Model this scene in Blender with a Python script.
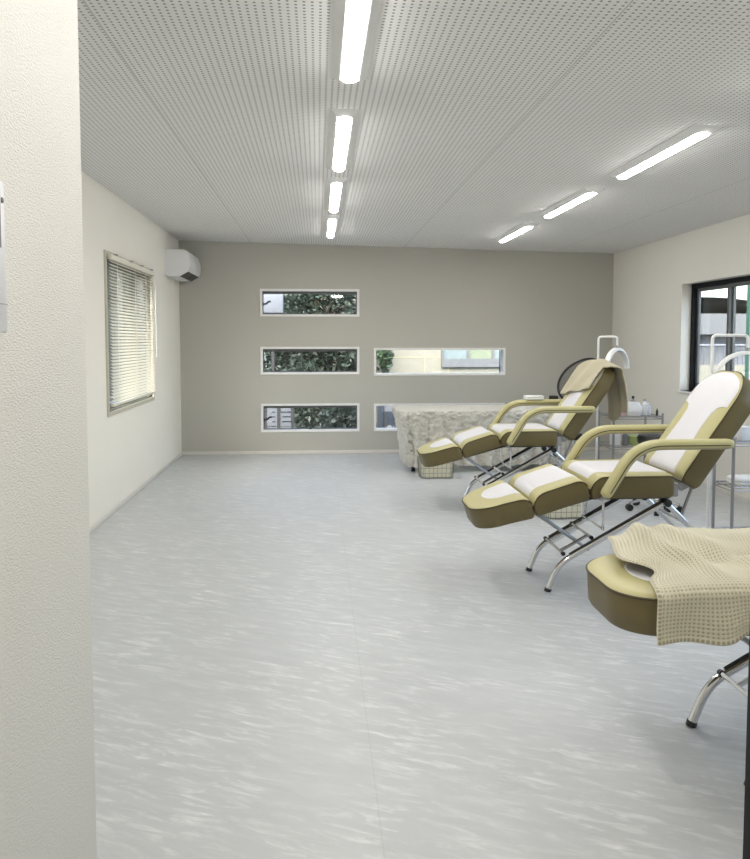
import bpy, bmesh, math, random
from mathutils import Vector, Matrix, noise
random.seed(7)
PI = math.pi
for o in list(bpy.data.objects):
    bpy.data.objects.remove(o, do_unlink=True)
scn = bpy.context.scene
COL = scn.collection

# ------------------------------------------------------------------ camera
cam_d = bpy.data.cameras.new('camera')
cam = bpy.data.objects.new('camera', cam_d)
COL.objects.link(cam)
F = 760.0
cam_d.sensor_fit = 'HORIZONTAL'
cam_d.sensor_width = 36.0
cam_d.lens = 36.0 * F / 750.0
cam_d.shift_x = 0.0
cam_d.shift_y = -(429.5 - 386.0) / 750.0
cam_d.clip_start = 0.02
cam_d.clip_end = 200
cam.location = (0, 0, 1.4)
cam.rotation_euler = (PI / 2 - math.atan(46 / 760.0), 0, -math.radians(4.29))
scn.camera = cam

# ------------------------------------------------------------------ exposure, sky
scn.view_settings.view_transform = 'Standard'
scn.view_settings.look = 'None'
scn.view_settings.gamma = 1.0
scn.view_settings.use_curve_mapping = False
scn.view_settings.exposure = 1.38
LED = 18.0
W = bpy.data.worlds.new('sky')
scn.world = W
W.use_nodes = True
wn = W.node_tree
bg = wn.nodes['Background']
sky = wn.nodes.new('ShaderNodeTexSky')
sky.sky_type = 'NISHITA'
sky.sun_disc = False
sky.sun_elevation = math.radians(48)
sky.sun_rotation = math.radians(200)
sky.air_density = 1.0
sky.dust_density = 4.0
wn.links.new(sky.outputs[0], bg.inputs[0])
bg.inputs[1].default_value = 0.56
sun_d = bpy.data.lights.new('sun', 'SUN')
sun_d.energy = 0.5
sun_d.angle = math.radians(25)
sun_d.color = (1.0, 0.96, 0.88)
sun = bpy.data.objects.new('sun', sun_d)
COL.objects.link(sun)
sun.rotation_euler = (math.radians(38), 0, math.radians(-20))   # shines towards +Y (onto the house fronts outside)

# ------------------------------------------------------------------ materials
def new_mat(name):
    m = bpy.data.materials.new(name)
    m.use_nodes = True
    nt = m.node_tree
    return m, nt, nt.nodes['Principled BSDF']

def N(nt, kind, **kw):
    n = nt.nodes.new(kind)
    for k, v in kw.items():
        setattr(n, k, v)
    return n

def setv(n, **kw):
    for k, v in kw.items():
        n.inputs[k.replace('_', ' ')].default_value = v

def c4(c):
    return (c[0], c[1], c[2], 1)

def mat(name, col, rough=0.5, metal=0.0, var=0.06, scale=12.0, bump=0.0, bscale=200.0, bdist=0.002, coords='Object', sheen=0.0, spec=None):
    """plain procedural material: a soft noise variation of one colour plus optional noise bump"""
    m, nt, p = new_mat(name)
    tc = N(nt, 'ShaderNodeTexCoord')
    nz = N(nt, 'ShaderNodeTexNoise')
    setv(nz, Scale=scale, Detail=4.0)
    nt.links.new(tc.outputs[coords], nz.inputs['Vector'])
    mx = N(nt, 'ShaderNodeMix', data_type='RGBA')
    mx.inputs[6].default_value = c4([max(0, v * (1 - var)) for v in col])
    mx.inputs[7].default_value = c4([min(1, v * (1 + var)) for v in col])
    nt.links.new(nz.outputs['Fac'], mx.inputs[0])
    nt.links.new(mx.outputs[2], p.inputs['Base Color'])
    p.inputs['Roughness'].default_value = rough
    p.inputs['Metallic'].default_value = metal
    if spec is not None:
        p.inputs['Specular IOR Level'].default_value = spec
    if sheen:
        p.inputs['Sheen Weight'].default_value = sheen
    if bump:
        b = N(nt, 'ShaderNodeTexNoise')
        setv(b, Scale=bscale, Detail=3.0)
        nt.links.new(tc.outputs[coords], b.inputs['Vector'])
        bp = N(nt, 'ShaderNodeBump')
        setv(bp, Strength=bump, Distance=bdist)
        nt.links.new(b.outputs['Fac'], bp.inputs['Height'])
        nt.links.new(bp.outputs[0], p.inputs['Normal'])
    return m

def wallpaper(name, col, strength, sc=(170, 170, 420)):
    m, nt, p = new_mat(name)
    tc = N(nt, 'ShaderNodeTexCoord')
    mp = N(nt, 'ShaderNodeMapping')
    mp.inputs['Scale'].default_value = sc
    nt.links.new(tc.outputs['Object'], mp.inputs[0])
    nz = N(nt, 'ShaderNodeTexNoise')
    setv(nz, Scale=1.0, Detail=3.0, Roughness=0.6)
    nt.links.new(mp.outputs[0], nz.inputs['Vector'])
    big = N(nt, 'ShaderNodeTexNoise')
    setv(big, Scale=1.3, Detail=2.0)
    nt.links.new(tc.outputs['Object'], big.inputs['Vector'])
    mx = N(nt, 'ShaderNodeMix', data_type='RGBA')
    mx.inputs[6].default_value = c4([v * .97 for v in col])
    mx.inputs[7].default_value = c4([v * 1.03 for v in col])
    nt.links.new(big.outputs['Fac'], mx.inputs[0])
    nt.links.new(mx.outputs[2], p.inputs['Base Color'])
    p.inputs['Roughness'].default_value = 0.75
    p.inputs['Specular IOR Level'].default_value = 0.25
    bp = N(nt, 'ShaderNodeBump')
    setv(bp, Strength=strength, Distance=0.003)
    nt.links.new(nz.outputs['Fac'], bp.inputs['Height'])
    nt.links.new(bp.outputs[0], p.inputs['Normal'])
    return m

def floor_mat():
    m, nt, p = new_mat('marbled_vinyl')
    tc = N(nt, 'ShaderNodeTexCoord')
    mp = N(nt, 'ShaderNodeMapping')
    mp.inputs['Scale'].default_value = (3.2, 15.0, 1)
    mr = N(nt, 'ShaderNodeMapping')
    mr.inputs['Rotation'].default_value = (0, 0, math.radians(25))
    nt.links.new(tc.outputs['Object'], mr.inputs[0])
    nt.links.new(mr.outputs[0], mp.inputs[0])
    n1 = N(nt, 'ShaderNodeTexNoise')
    setv(n1, Scale=2.2, Detail=8.0, Roughness=0.68, Distortion=0.55)
    nt.links.new(mp.outputs[0], n1.inputs['Vector'])
    r1 = N(nt, 'ShaderNodeValToRGB')
    r1.color_ramp.elements[0].position = 0.50
    r1.color_ramp.elements[0].color = (0, 0, 0, 1)
    r1.color_ramp.elements[1].position = 0.70
    r1.color_ramp.elements[1].color = (1, 1, 1, 1)
    nt.links.new(n1.outputs['Fac'], r1.inputs[0])
    n2 = N(nt, 'ShaderNodeTexNoise')
    setv(n2, Scale=1.1, Detail=6.0, Roughness=0.6, Distortion=0.6)
    nt.links.new(mp.outputs[0], n2.inputs['Vector'])
    n3 = N(nt, 'ShaderNodeTexNoise')
    setv(n3, Scale=2.3, Detail=3.0, Distortion=0.8)
    nt.links.new(tc.outputs['Object'], n3.inputs['Vector'])
    r3 = N(nt, 'ShaderNodeMapRange')
    r3.inputs[1].default_value = 0.35; r3.inputs[2].default_value = 0.62; r3.inputs[3].default_value = 0.25; r3.inputs[4].default_value = 1.0
    nt.links.new(n3.outputs['Fac'], r3.inputs[0])
    st_ = N(nt, 'ShaderNodeMath', operation='MULTIPLY')
    nt.links.new(r1.outputs[0], st_.inputs[0]); nt.links.new(r3.outputs[0], st_.inputs[1])
    base = N(nt, 'ShaderNodeMix', data_type='RGBA')
    base.inputs[6].default_value = (0.455, 0.47, 0.472, 1)
    base.inputs[7].default_value = (0.59, 0.60, 0.598, 1)
    nt.links.new(n2.outputs['Fac'], base.inputs[0])
    mx = N(nt, 'ShaderNodeMix', data_type='RGBA')
    mx.inputs[7].default_value = (0.76, 0.765, 0.76, 1)
    nt.links.new(base.outputs[2], mx.inputs[6])
    nt.links.new(st_.outputs[0], mx.inputs[0])
    # welded seams between the sheets, running along the room every 1.82 m
    sx = N(nt, 'ShaderNodeSeparateXYZ')
    nt.links.new(tc.outputs['Object'], sx.inputs[0])
    a = N(nt, 'ShaderNodeMath', operation='ADD'); a.inputs[1].default_value = 30 * 1.82 - 0.172
    nt.links.new(sx.outputs[0], a.inputs[0])
    md = N(nt, 'ShaderNodeMath', operation='MODULO'); md.inputs[1].default_value = 1.82
    nt.links.new(a.outputs[0], md.inputs[0])
    lt = N(nt, 'ShaderNodeMath', operation='LESS_THAN'); lt.inputs[1].default_value = 0.0035
    nt.links.new(md.outputs[0], lt.inputs[0])
    sc = N(nt, 'ShaderNodeMath', operation='MULTIPLY'); sc.inputs[1].default_value = 0.16
    nt.links.new(lt.outputs[0], sc.inputs[0])
    m2 = N(nt, 'ShaderNodeMix', data_type='RGBA')
    m2.inputs[7].default_value = (0.22, 0.22, 0.22, 1)
    nt.links.new(mx.outputs[2], m2.inputs[6])
    nt.links.new(sc.outputs[0], m2.inputs[0])
    nt.links.new(m2.outputs[2], p.inputs['Base Color'])
    p.inputs['Roughness'].default_value = 0.42
    p.inputs['Specular IOR Level'].default_value = 0.5
    return m

def ceiling_mat():
    m, nt, p = new_mat('perforated_board')
    tc = N(nt, 'ShaderNodeTexCoord')
    sx = N(nt, 'ShaderNodeSeparateXYZ')
    nt.links.new(tc.outputs['Object'], sx.inputs[0])
    def cell(out, step, off):
        a = N(nt, 'ShaderNodeMath', operation='ADD'); a.inputs[1].default_value = step * 1000 + off
        nt.links.new(out, a.inputs[0])
        d = N(nt, 'ShaderNodeMath', operation='MODULO'); d.inputs[1].default_value = step
        nt.links.new(a.outputs[0], d.inputs[0])
        s = N(nt, 'ShaderNodeMath', operation='SUBTRACT'); s.inputs[1].default_value = step / 2
        nt.links.new(d.outputs[0], s.inputs[0])
        q = N(nt, 'ShaderNodeMath', operation='POWER'); q.inputs[1].default_value = 2
        ab = N(nt, 'ShaderNodeMath', operation='ABSOLUTE')
        nt.links.new(s.outputs[0], ab.inputs[0])
        nt.links.new(ab.outputs[0], q.inputs[0])
        return q.outputs[0], d.outputs[0]
    qx, _ = cell(sx.outputs[0], 0.0285, 0.0)
    qy, _ = cell(sx.outputs[1], 0.0255, 0.0)
    ad = N(nt, 'ShaderNodeMath', operation='ADD')
    nt.links.new(qx, ad.inputs[0]); nt.links.new(qy, ad.inputs[1])
    hole = N(nt, 'ShaderNodeMath', operation='LESS_THAN'); hole.inputs[1].default_value = 0.0056 ** 2
    nt.links.new(ad.outputs[0], hole.inputs[0])
    def seam(out, step, off, w, amt):
        a = N(nt, 'ShaderNodeMath', operation='ADD'); a.inputs[1].default_value = step * 50 + off
        nt.links.new(out, a.inputs[0])
        d = N(nt, 'ShaderNodeMath', operation='MODULO'); d.inputs[1].default_value = step
        nt.links.new(a.outputs[0], d.inputs[0])
        l = N(nt, 'ShaderNodeMath', operation='LESS_THAN'); l.inputs[1].default_value = w
        nt.links.new(d.outputs[0], l.inputs[0])
        s = N(nt, 'ShaderNodeMath', operation='MULTIPLY'); s.inputs[1].default_value = amt
        nt.links.new(l.outputs[0], s.inputs[0])
        return s.outputs[0]
    s1 = seam(sx.outputs[0], 1.86, 0.806, 0.005, 0.55)
    s2 = seam(sx.outputs[1], 0.91, 0.05, 0.004, 0.22)
    mxs = N(nt, 'ShaderNodeMath', operation='MAXIMUM')
    nt.links.new(s1, mxs.inputs[0]); nt.links.new(s2, mxs.inputs[1])
    hs = N(nt, 'ShaderNodeMath', operation='MULTIPLY'); hs.inputs[1].default_value = 0.86
    nt.links.new(hole.outputs[0], hs.inputs[0])
    mm = N(nt, 'ShaderNodeMath', operation='MAXIMUM')
    nt.links.new(mxs.outputs[0], mm.inputs[0]); nt.links.new(hs.outputs[0], mm.inputs[1])
    mx = N(nt, 'ShaderNodeMix', data_type='RGBA')
    mx.inputs[6].default_value = (0.84, 0.835, 0.82, 1)
    mx.inputs[7].default_value = (0.22, 0.215, 0.205, 1)
    nt.links.new(mm.outputs[0], mx.inputs[0])
    nt.links.new(mx.outputs[2], p.inputs['Base Color'])
    p.inputs['Roughness'].default_value = 0.8
    p.inputs['Specular IOR Level'].default_value = 0.2
    return m

def glass_mat():
    m = bpy.data.materials.new('window_glass')
    m.use_nodes = True
    nt = m.node_tree
    nt.nodes.clear()
    out = N(nt, 'ShaderNodeOutputMaterial')
    tr = N(nt, 'ShaderNodeBsdfTransparent')
    tr.inputs[0].default_value = (0.93, 0.96, 0.95, 1)
    gl = N(nt, 'ShaderNodeBsdfGlossy')
    gl.inputs['Roughness'].default_value = 0.02
    lw = N(nt, 'ShaderNodeLayerWeight')
    pw = N(nt, 'ShaderNodeMath', operation='POWER'); pw.inputs[1].default_value = 5
    nt.links.new(lw.outputs['Facing'], pw.inputs[0])
    fr = N(nt, 'ShaderNodeMath', operation='MULTIPLY_ADD'); fr.inputs[1].default_value = .9; fr.inputs[2].default_value = .035
    nt.links.new(pw.outputs[0], fr.inputs[0])
    mx = N(nt, 'ShaderNodeMixShader')
    nt.links.new(fr.outputs[0], mx.inputs[0])
    nt.links.new(tr.outputs[0], mx.inputs[1])
    nt.links.new(gl.outputs[0], mx.inputs[2])
    nt.links.new(mx.outputs[0], out.inputs[0])
    return m

def emit_mat(name, col, strength):
    m, nt, p = new_mat(name)
    p.inputs['Base Color'].default_value = c4(col)
    p.inputs['Emission Color'].default_value = c4(col)
    p.inputs['Emission Strength'].default_value = strength
    return m

M = {}
M['floor'] = floor_mat()
M['ceiling'] = ceiling_mat()
M['wall'] = wallpaper('cream_wallpaper', (0.77, 0.745, 0.68), 0.12)
M['wall_left'] = wallpaper('lit_cream_wallpaper', (0.865, 0.838, 0.765), 0.12)  # lighter colour carries the window light falling on the left wall
M['wall_shaded'] = wallpaper('shaded_greige_wallpaper', (0.49, 0.475, 0.425), 0.12)  # darker colour carries the shade of the backlit back wall
M['wall_near'] = wallpaper('cream_embossed_wallpaper', (0.76, 0.74, 0.685), 0.7, (200, 110, 330))
M['trim'] = mat('white_trim', (0.84, 0.83, 0.81), 0.45)
M['glass'] = glass_mat()
M['skirt'] = mat('cream_skirting', (0.70, 0.68, 0.63), 0.5)
M['led'] = emit_mat('led_lens', (1.0, 0.985, 0.96), LED)
M['housing'] = mat('white_enamel', (0.80, 0.80, 0.79), 0.4)
M['blackframe'] = mat('black_aluminium', (0.010, 0.011, 0.013), 0.6, spec=.15)
M['greyframe'] = mat('dark_grey_aluminium', (0.10, 0.105, 0.105), 0.4)
M['black'] = mat('black_plastic', (0.015, 0.015, 0.016), 0.4)
M['chrome'] = mat('chrome', (0.72, 0.72, 0.73), 0.13, 1.0, var=0.02)
M['steel'] = mat('grey_steel', (0.36, 0.36, 0.37), 0.33, 0.8)
M['khaki'] = mat('khaki_vinyl', (0.52, 0.475, 0.235), 0.42, bump=0.15, bscale=350, var=0.04)
M['olive'] = mat('olive_brown_vinyl', (0.135, 0.105, 0.038), 0.45, bump=0.15, bscale=350, var=0.05)
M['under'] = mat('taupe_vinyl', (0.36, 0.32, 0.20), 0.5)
M['piping'] = mat('brown_piping', (0.07, 0.05, 0.018), 0.5)
M['white_vinyl'] = mat('white_vinyl', (0.74, 0.725, 0.75), 0.45, var=0.02)
M['greyplastic'] = mat('grey_plastic', (0.36, 0.36, 0.35), 0.45)
M['blackmetal'] = mat('black_strip', (0.02, 0.02, 0.02), 0.3)
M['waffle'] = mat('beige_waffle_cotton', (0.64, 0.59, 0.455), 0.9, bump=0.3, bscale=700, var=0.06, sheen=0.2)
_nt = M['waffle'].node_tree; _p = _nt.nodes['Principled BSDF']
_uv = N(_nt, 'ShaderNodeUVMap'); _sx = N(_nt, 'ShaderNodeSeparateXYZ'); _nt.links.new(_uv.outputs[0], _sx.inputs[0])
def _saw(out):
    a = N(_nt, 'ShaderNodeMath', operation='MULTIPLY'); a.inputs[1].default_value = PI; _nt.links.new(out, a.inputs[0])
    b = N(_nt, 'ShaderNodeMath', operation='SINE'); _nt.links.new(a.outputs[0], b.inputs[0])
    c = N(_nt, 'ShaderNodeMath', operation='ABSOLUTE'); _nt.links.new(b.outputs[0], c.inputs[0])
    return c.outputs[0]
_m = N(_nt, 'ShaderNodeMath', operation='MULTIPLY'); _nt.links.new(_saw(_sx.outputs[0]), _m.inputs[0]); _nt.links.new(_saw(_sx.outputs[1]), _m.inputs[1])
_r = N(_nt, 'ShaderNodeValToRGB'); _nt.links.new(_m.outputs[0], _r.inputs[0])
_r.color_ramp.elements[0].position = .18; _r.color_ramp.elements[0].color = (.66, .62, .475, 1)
_r.color_ramp.elements[1].position = .70; _r.color_ramp.elements[1].color = (.40, .35, .235, 1)  # recesses coloured darker, painting in the shade of the waffle wells
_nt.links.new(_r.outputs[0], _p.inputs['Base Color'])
M['towel'] = mat('beige_cotton', (0.47, 0.42, 0.29), 0.9, bump=0.4, bscale=500, var=0.06, sheen=0.2)
M['fleece'] = mat('cream_pile', (0.72, 0.69, 0.61), 0.95, var=0.10, scale=60, bump=1.0, bscale=75, bdist=0.02, sheen=0.3)
M['whitecloth'] = mat('white_cotton', (0.80, 0.80, 0.78), 0.9, bump=0.3, bscale=300)
M['lamp'] = mat('white_plastic', (0.85, 0.85, 0.84), 0.35, var=0.02)
M['ac'] = mat('white_ac_plastic', (0.80, 0.80, 0.80), 0.35, var=0.02)
M['blind'] = mat('ivory_slat', (0.78, 0.75, 0.64), 0.45, var=0.02)
M['ivory'] = mat('ivory_frame', (0.56, 0.53, 0.43), 0.5)
M['screen'] = mat('grey_screen', (0.17, 0.17, 0.17), 0.3)
M['monitor'] = mat('white_monitor_plastic', (0.78, 0.78, 0.80), 0.4)
M['wire'] = mat('grey_wire', (0.30, 0.28, 0.24), 0.4, 0.6)
M['liner'] = mat('cream_liner', (0.80, 0.77, 0.60), 0.85)
M['mesh'] = mat('dark_mesh', (0.05, 0.05, 0.055), 0.7)
_nt = M['mesh'].node_tree
_tr = N(_nt, 'ShaderNodeBsdfTransparent'); _mx = N(_nt, 'ShaderNodeMixShader'); _mx.inputs[0].default_value = .45
_nt.links.new(_tr.outputs[0], _mx.inputs[1]); _nt.links.new(_nt.nodes['Principled BSDF'].outputs[0], _mx.inputs[2])
_nt.links.new(_mx.outputs[0], _nt.nodes['Material Output'].inputs[0])
M['pink'] = mat('pink_plastic', (0.70, 0.42, 0.44), 0.5)
M['green'] = mat('pale_green_plastic', (0.42, 0.50, 0.18), 0.4)
M['wood'] = mat('grey_floor_wood', (0.30, 0.26, 0.20), 0.6)
M['leaf'] = mat('leaf_green', (0.022, 0.038, 0.026), 0.55, var=0.55, scale=3.0)
M['leafpale'] = mat('pale_leaf', (0.050, 0.095, 0.045), 0.5, var=0.5, scale=3.0)
M['bark'] = mat('bark', (0.04, 0.03, 0.02), 0.9)
M['ground'] = mat('asphalt', (0.035, 0.036, 0.038), 0.9)
M['whitehouse'] = mat('white_siding', (0.13, 0.14, 0.165), 0.7)
M['creamhouse'] = mat('cream_siding', (0.19, 0.187, 0.155), 0.7)
M['greyhouse'] = mat('grey_render', (0.10, 0.108, 0.118), 0.7)
M['roof'] = mat('grey_roof', (0.03, 0.03, 0.033), 0.6)
M['pane_blue'] = mat('pale_blue_pane', (0.15, 0.19, 0.20), 0.2)
M['pane_green'] = mat('pale_green_pane', (0.15, 0.18, 0.13), 0.2)
M['tealnet'] = mat('green_net', (0.03, 0.11, 0.075), 0.8, var=0.3, scale=6)
M['orange'] = mat('orange_paint', (0.22, 0.13, 0.05), 0.6)
M['signdark'] = mat('navy_sign', (0.035, 0.045, 0.06), 0.4)
M['signwhite'] = mat('white_paint', (0.22, 0.22, 0.22), 0.5)
M['packwhite'] = mat('white_packaging', (0.82, 0.82, 0.82), 0.5)
M['cupwhite'] = mat('bluish_white_plastic', (0.70, 0.72, 0.76), 0.4)
M['pinksign'] = mat('pink_banner', (0.24, 0.12, 0.20), 0.6)

# ------------------------------------------------------------------ helpers
def link(name, me, parent=None, loc=None):
    o = bpy.data.objects.new(name, me)
    COL.objects.link(o)
    if parent is not None:
        o.parent = parent
    if loc is not None:
        o.location = loc
    return o

def tag(o, label=None, cat=None, group=None, kind=None):
    if label: o['label'] = label
    if cat: o['category'] = cat
    if group: o['group'] = group
    if kind: o['kind'] = kind
    return o

def empty(name, loc, rz=0.0):
    o = bpy.data.objects.new(name, None)
    COL.objects.link(o)
    o.location = loc
    o.rotation_euler = (0, 0, rz)
    o.empty_display_size = 0.1
    return o

class MB:
    """collects shapes into one mesh"""
    def __init__(s):
        s.v = []; s.f = []; s.m = []; s.uv = None
    def add(s, vs, fs, mi=0):
        b = len(s.v)
        s.v += [tuple(v) for v in vs]
        for f in fs:
            s.f.append([b + i for i in f]); s.m.append(mi)
        return s
    def box(s, lo, hi, mi=0, bev=0.0, rot=None):
        lo = Vector(lo); hi = Vector(hi)
        bm = bmesh.new()
        bmesh.ops.create_cube(bm, size=1.0)
        d = hi - lo; c = (hi + lo) / 2
        for v in bm.verts:
            v.co = Vector((v.co.x * d.x, v.co.y * d.y, v.co.z * d.z))
        if bev > 0:
            bmesh.ops.bevel(bm, geom=list(bm.edges), offset=min(bev, min(d) * .45), segments=2, profile=0.5, affect='EDGES')
        bm.verts.ensure_lookup_table()
        for i, v in enumerate(bm.verts): v.index = i
        vs = [(rot @ v.co if rot else v.co) + c for v in bm.verts]
        s.add(vs, [[v.index for v in f.verts] for f in bm.faces], mi)
        bm.free()
        return s
    def tube(s, pts, r, seg=10, mi=0, cap=True, ry=None):
        pts = [Vector(p) for p in pts]
        n = len(pts)
        tang = []
        for i in range(n):
            a = pts[max(i - 1, 0)]; b = pts[min(i + 1, n - 1)]
            tang.append((b - a).normalized())
        ref = Vector((0, 0, 1))
        if abs(tang[0].dot(ref)) > .95: ref = Vector((0, 1, 0))
        u = tang[0].cross(ref).normalized()
        vs = []
        for i in range(n):
            if i:
                u = (u - tang[i] * u.dot(tang[i])).normalized()
            w = tang[i].cross(u)
            rr = r[i] if isinstance(r, (list, tuple)) else r
            for k in range(seg):
                a = 2 * PI * k / seg
                vs.append(pts[i] + u * math.cos(a) * rr + w * math.sin(a) * rr)
        fs = []
        for i in range(n - 1):
            for k in range(seg):
                k2 = (k + 1) % seg
                fs.append([i * seg + k, i * seg + k2, (i + 1) * seg + k2, (i + 1) * seg + k])
        if cap:
            fs.append(list(range(seg))[::-1]); fs.append([(n - 1) * seg + k for k in range(seg)])
        return s.add(vs, fs, mi)
    def lathe(s, prof, loc=(0, 0, 0), seg=24, mi=0):
        vs = []; fs = []
        n = len(prof)
        for (r, z) in prof:
            for k in range(seg):
                a = 2 * PI * k / seg
                vs.append((loc[0] + r * math.cos(a), loc[1] + r * math.sin(a), loc[2] + z))
        for i in range(n - 1):
            for k in range(seg):
                k2 = (k + 1) % seg
                fs.append([i * seg + k, i * seg + k2, (i + 1) * seg + k2, (i + 1) * seg + k])
        fs.append(list(range(seg))[::-1]); fs.append([(n - 1) * seg + k for k in range(seg)])
        return s.add(vs, fs, mi)
    def grid(s, rows, mi=0, closed=False):
        nr = len(rows); nc = len(rows[0])
        fs = []
        for i in range(nr - 1):
            for j in range(nc if closed else nc - 1):
                j2 = (j + 1) % nc
                fs.append([i * nc + j, i * nc + j2, (i + 1) * nc + j2, (i + 1) * nc + j])
        return s.add([p for r in rows for p in r], fs, mi)
    def build(s, name, mats, parent=None, loc=None, smooth=35, normals=True):
        me = bpy.data.meshes.new(name)
        me.from_pydata(s.v, [], s.f)
        if not isinstance(mats, (list, tuple)): mats = [mats]
        for m in mats: me.materials.append(m)
        for p, mi in zip(me.polygons, s.m): p.material_index = mi
        if normals:
            bm = bmesh.new(); bm.from_mesh(me)
            bmesh.ops.recalc_face_normals(bm, faces=bm.faces)
            bm.to_mesh(me); bm.free()
        if smooth:
            me.polygons.foreach_set('use_smooth', [True] * len(me.polygons))
            try: me.set_sharp_from_angle(angle=math.radians(smooth))
            except Exception: pass
        me.update()
        return link(name, me, parent, loc)

def fillet(pts, rad, n=6):
    """round the inner corners of a polyline"""
    pts = [Vector(p) for p in pts]
    if not isinstance(rad, (list, tuple)): rad = [rad] * (len(pts) - 2)
    out = [pts[0]]
    for i in range(1, len(pts) - 1):
        a, b, c = pts[i - 1], pts[i], pts[i + 1]
        d1 = (a - b); d2 = (c - b)
        r = min(rad[i - 1], d1.length * .48, d2.length * .48)
        p1 = b + d1.normalized() * r; p2 = b + d2.normalized() * r
        for k in range(n + 1):
            t = k / n
            out.append(p1 * (1 - t) ** 2 + b * 2 * t * (1 - t) + p2 * t * t)
    out.append(pts[-1])
    return out

def sstep(a, b, x):
    t = max(0.0, min(1.0, (x - a) / (b - a)))
    return t * t * (3 - 2 * t)

# ------------------------------------------------------------------ room
XL, XR, YB = -1.66, 3.70, 9.35
YF = -1.6            # entrance end, behind the camera
XN, YN = -0.45, 1.52  # end corner of the entrance wall at the left
TH = 0.13
def zc(x): return 2.556 - 0.02045 * x
ROT_C = math.atan(0.02045)

def wall_grid(axis, c0, c1, us, zs, holes, name, m):
    """wall slab between planes c0..c1 with rectangular holes; us = run along the wall, zs = heights"""
    U = sorted(set(list(us) + [h[0] for h in holes] + [h[1] for h in holes]))
    Z = sorted(set(list(zs) + [h[2] for h in holes] + [h[3] for h in holes]))
    def solid(i, j):
        if i < 0 or j < 0 or i >= len(U) - 1 or j >= len(Z) - 1: return False
        cu = (U[i] + U[i + 1]) / 2; cz = (Z[j] + Z[j + 1]) / 2
        return not any(h[0] < cu < h[1] and h[2] < cz < h[3] for h in holes)
    def P(c, u, z):
        return (u, c, z) if axis == 'y' else (c, u, z)
    b = MB()
    for i in range(len(U) - 1):
        for j in range(len(Z) - 1):
            if not solid(i, j): continue
            u0, u1, z0, z1 = U[i], U[i + 1], Z[j], Z[j + 1]
            for c in (c0, c1):
                b.add([P(c, u0, z0), P(c, u1, z0), P(c, u1, z1), P(c, u0, z1)], [[0, 1, 2, 3]])
            for (di, dj, a, e) in ((-1, 0, (u0, z0), (u0, z1)), (1, 0, (u1, z0), (u1, z1)), (0, -1, (u0, z0), (u1, z0)), (0, 1, (u0, z1), (u1, z1))):
                if not solid(i + di, j + dj):
                    b.add([P(c0, *a), P(c0, *e), P(c1, *e), P(c1, *a)], [[0, 1, 2, 3]])
    bm = None
    o = b.build(name, m, smooth=0)
    bm = bmesh.new(); bm.from_mesh(o.data)
    bmesh.ops.remove_doubles(bm, verts=bm.verts, dist=1e-5)
    bmesh.ops.recalc_face_normals(bm, faces=bm.faces)
    bm.to_mesh(o.data); bm.free()
    return tag(o, kind='structure')

tag(MB().box((XL - TH, YF - .2, -0.12), (XR + .182, YB + TH, 0.0)).build('floor', M['floor'], smooth=0), kind='structure')
cb = MB()
x0, x1, y0, y1 = XL - TH, XR + .182, YF - .2, YB + TH
cb.add([(x0, y0, zc(x0)), (x1, y0, zc(x1)), (x1, y1, zc(x1)), (x0, y1, zc(x0)),
        (x0, y0, zc(x0) + .12), (x1, y0, zc(x1) + .12), (x1, y1, zc(x1) + .12), (x0, y1, zc(x0) + .12)],
       [[0, 1, 2, 3], [4, 7, 6, 5], [0, 4, 5, 1], [1, 5, 6, 2], [2, 6, 7, 3], [3, 7, 4, 0]])
tag(cb.build('ceiling', M['ceiling'], smooth=0), kind='structure')

# back wall windows: x0, x1, z0, z1
W1 = (-0.685, 0.495, 1.700, 2.006)
W2 = (-0.685, 0.495, 0.992, 1.303)
W3 = (-0.685, 0.495, 0.285, 0.606)
W4 = (0.702, 2.320, 0.975, 1.289)
W5 = (0.702, 2.320, 0.285, 0.600)
wall_grid('y', YB, YB + TH, (XL - TH, XR + TH), (-.12, 2.64), [W1, W2, W3, W4, W5], 'wall_back', M['wall_shaded'])
LW = (6.14, 7.76, 0.83, 2.08)
wall_grid('x', XL - TH, XL, (YN, YB), (-.12, 2.64), [LW], 'wall_left', M['wall_left'])
RW = (6.13, 7.53, 0.885, 1.968)
RW_ADDED = (2.2, 4.9, 0.885, 1.968)  # unseen window, added to bring more daylight onto the left wall
wall_grid('x', XR, XR + .182, (YF, YB), (-.12, 2.6), [RW, RW_ADDED], 'wall_right', M['wall'])
nb = MB().box((XL - TH, YF, -.02), (XN, YN, 2.62), bev=0.006)
tag(nb.build('wall_entrance', M['wall_near']), kind='structure')
# entrance end behind the camera, and the partition to the right of the doorway
wall_grid('y', YF - .13, YF, (XN, XR + TH), (-.12, 2.6), [], 'wall_front', M['wall'])
wall_grid('y', 1.40, 1.50, (0.953, XR), (0, 2.56), [], 'wall_partition', M['wall'])
db = MB().box((0.906, 1.39, 0.0), (0.953, 1.51, 2.50), bev=.004)
tag(db.build('door_1', M['blackframe']), kind='structure')

# skirting
def skirting(name, lo, hi):
    tag(MB().box(lo, hi, bev=.002).build(name, M['skirt']), kind='structure')
skirting('baseboard_left', (XL, YN + .001, 0), (XL + .008, YB, .04))
skirting('baseboard_back', (XL + .008, YB - .008, 0), (XR - .008, YB, .04))
skirting('baseboard_right', (XR - .008, 1.51, 0), (XR, YB, .04))

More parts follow.
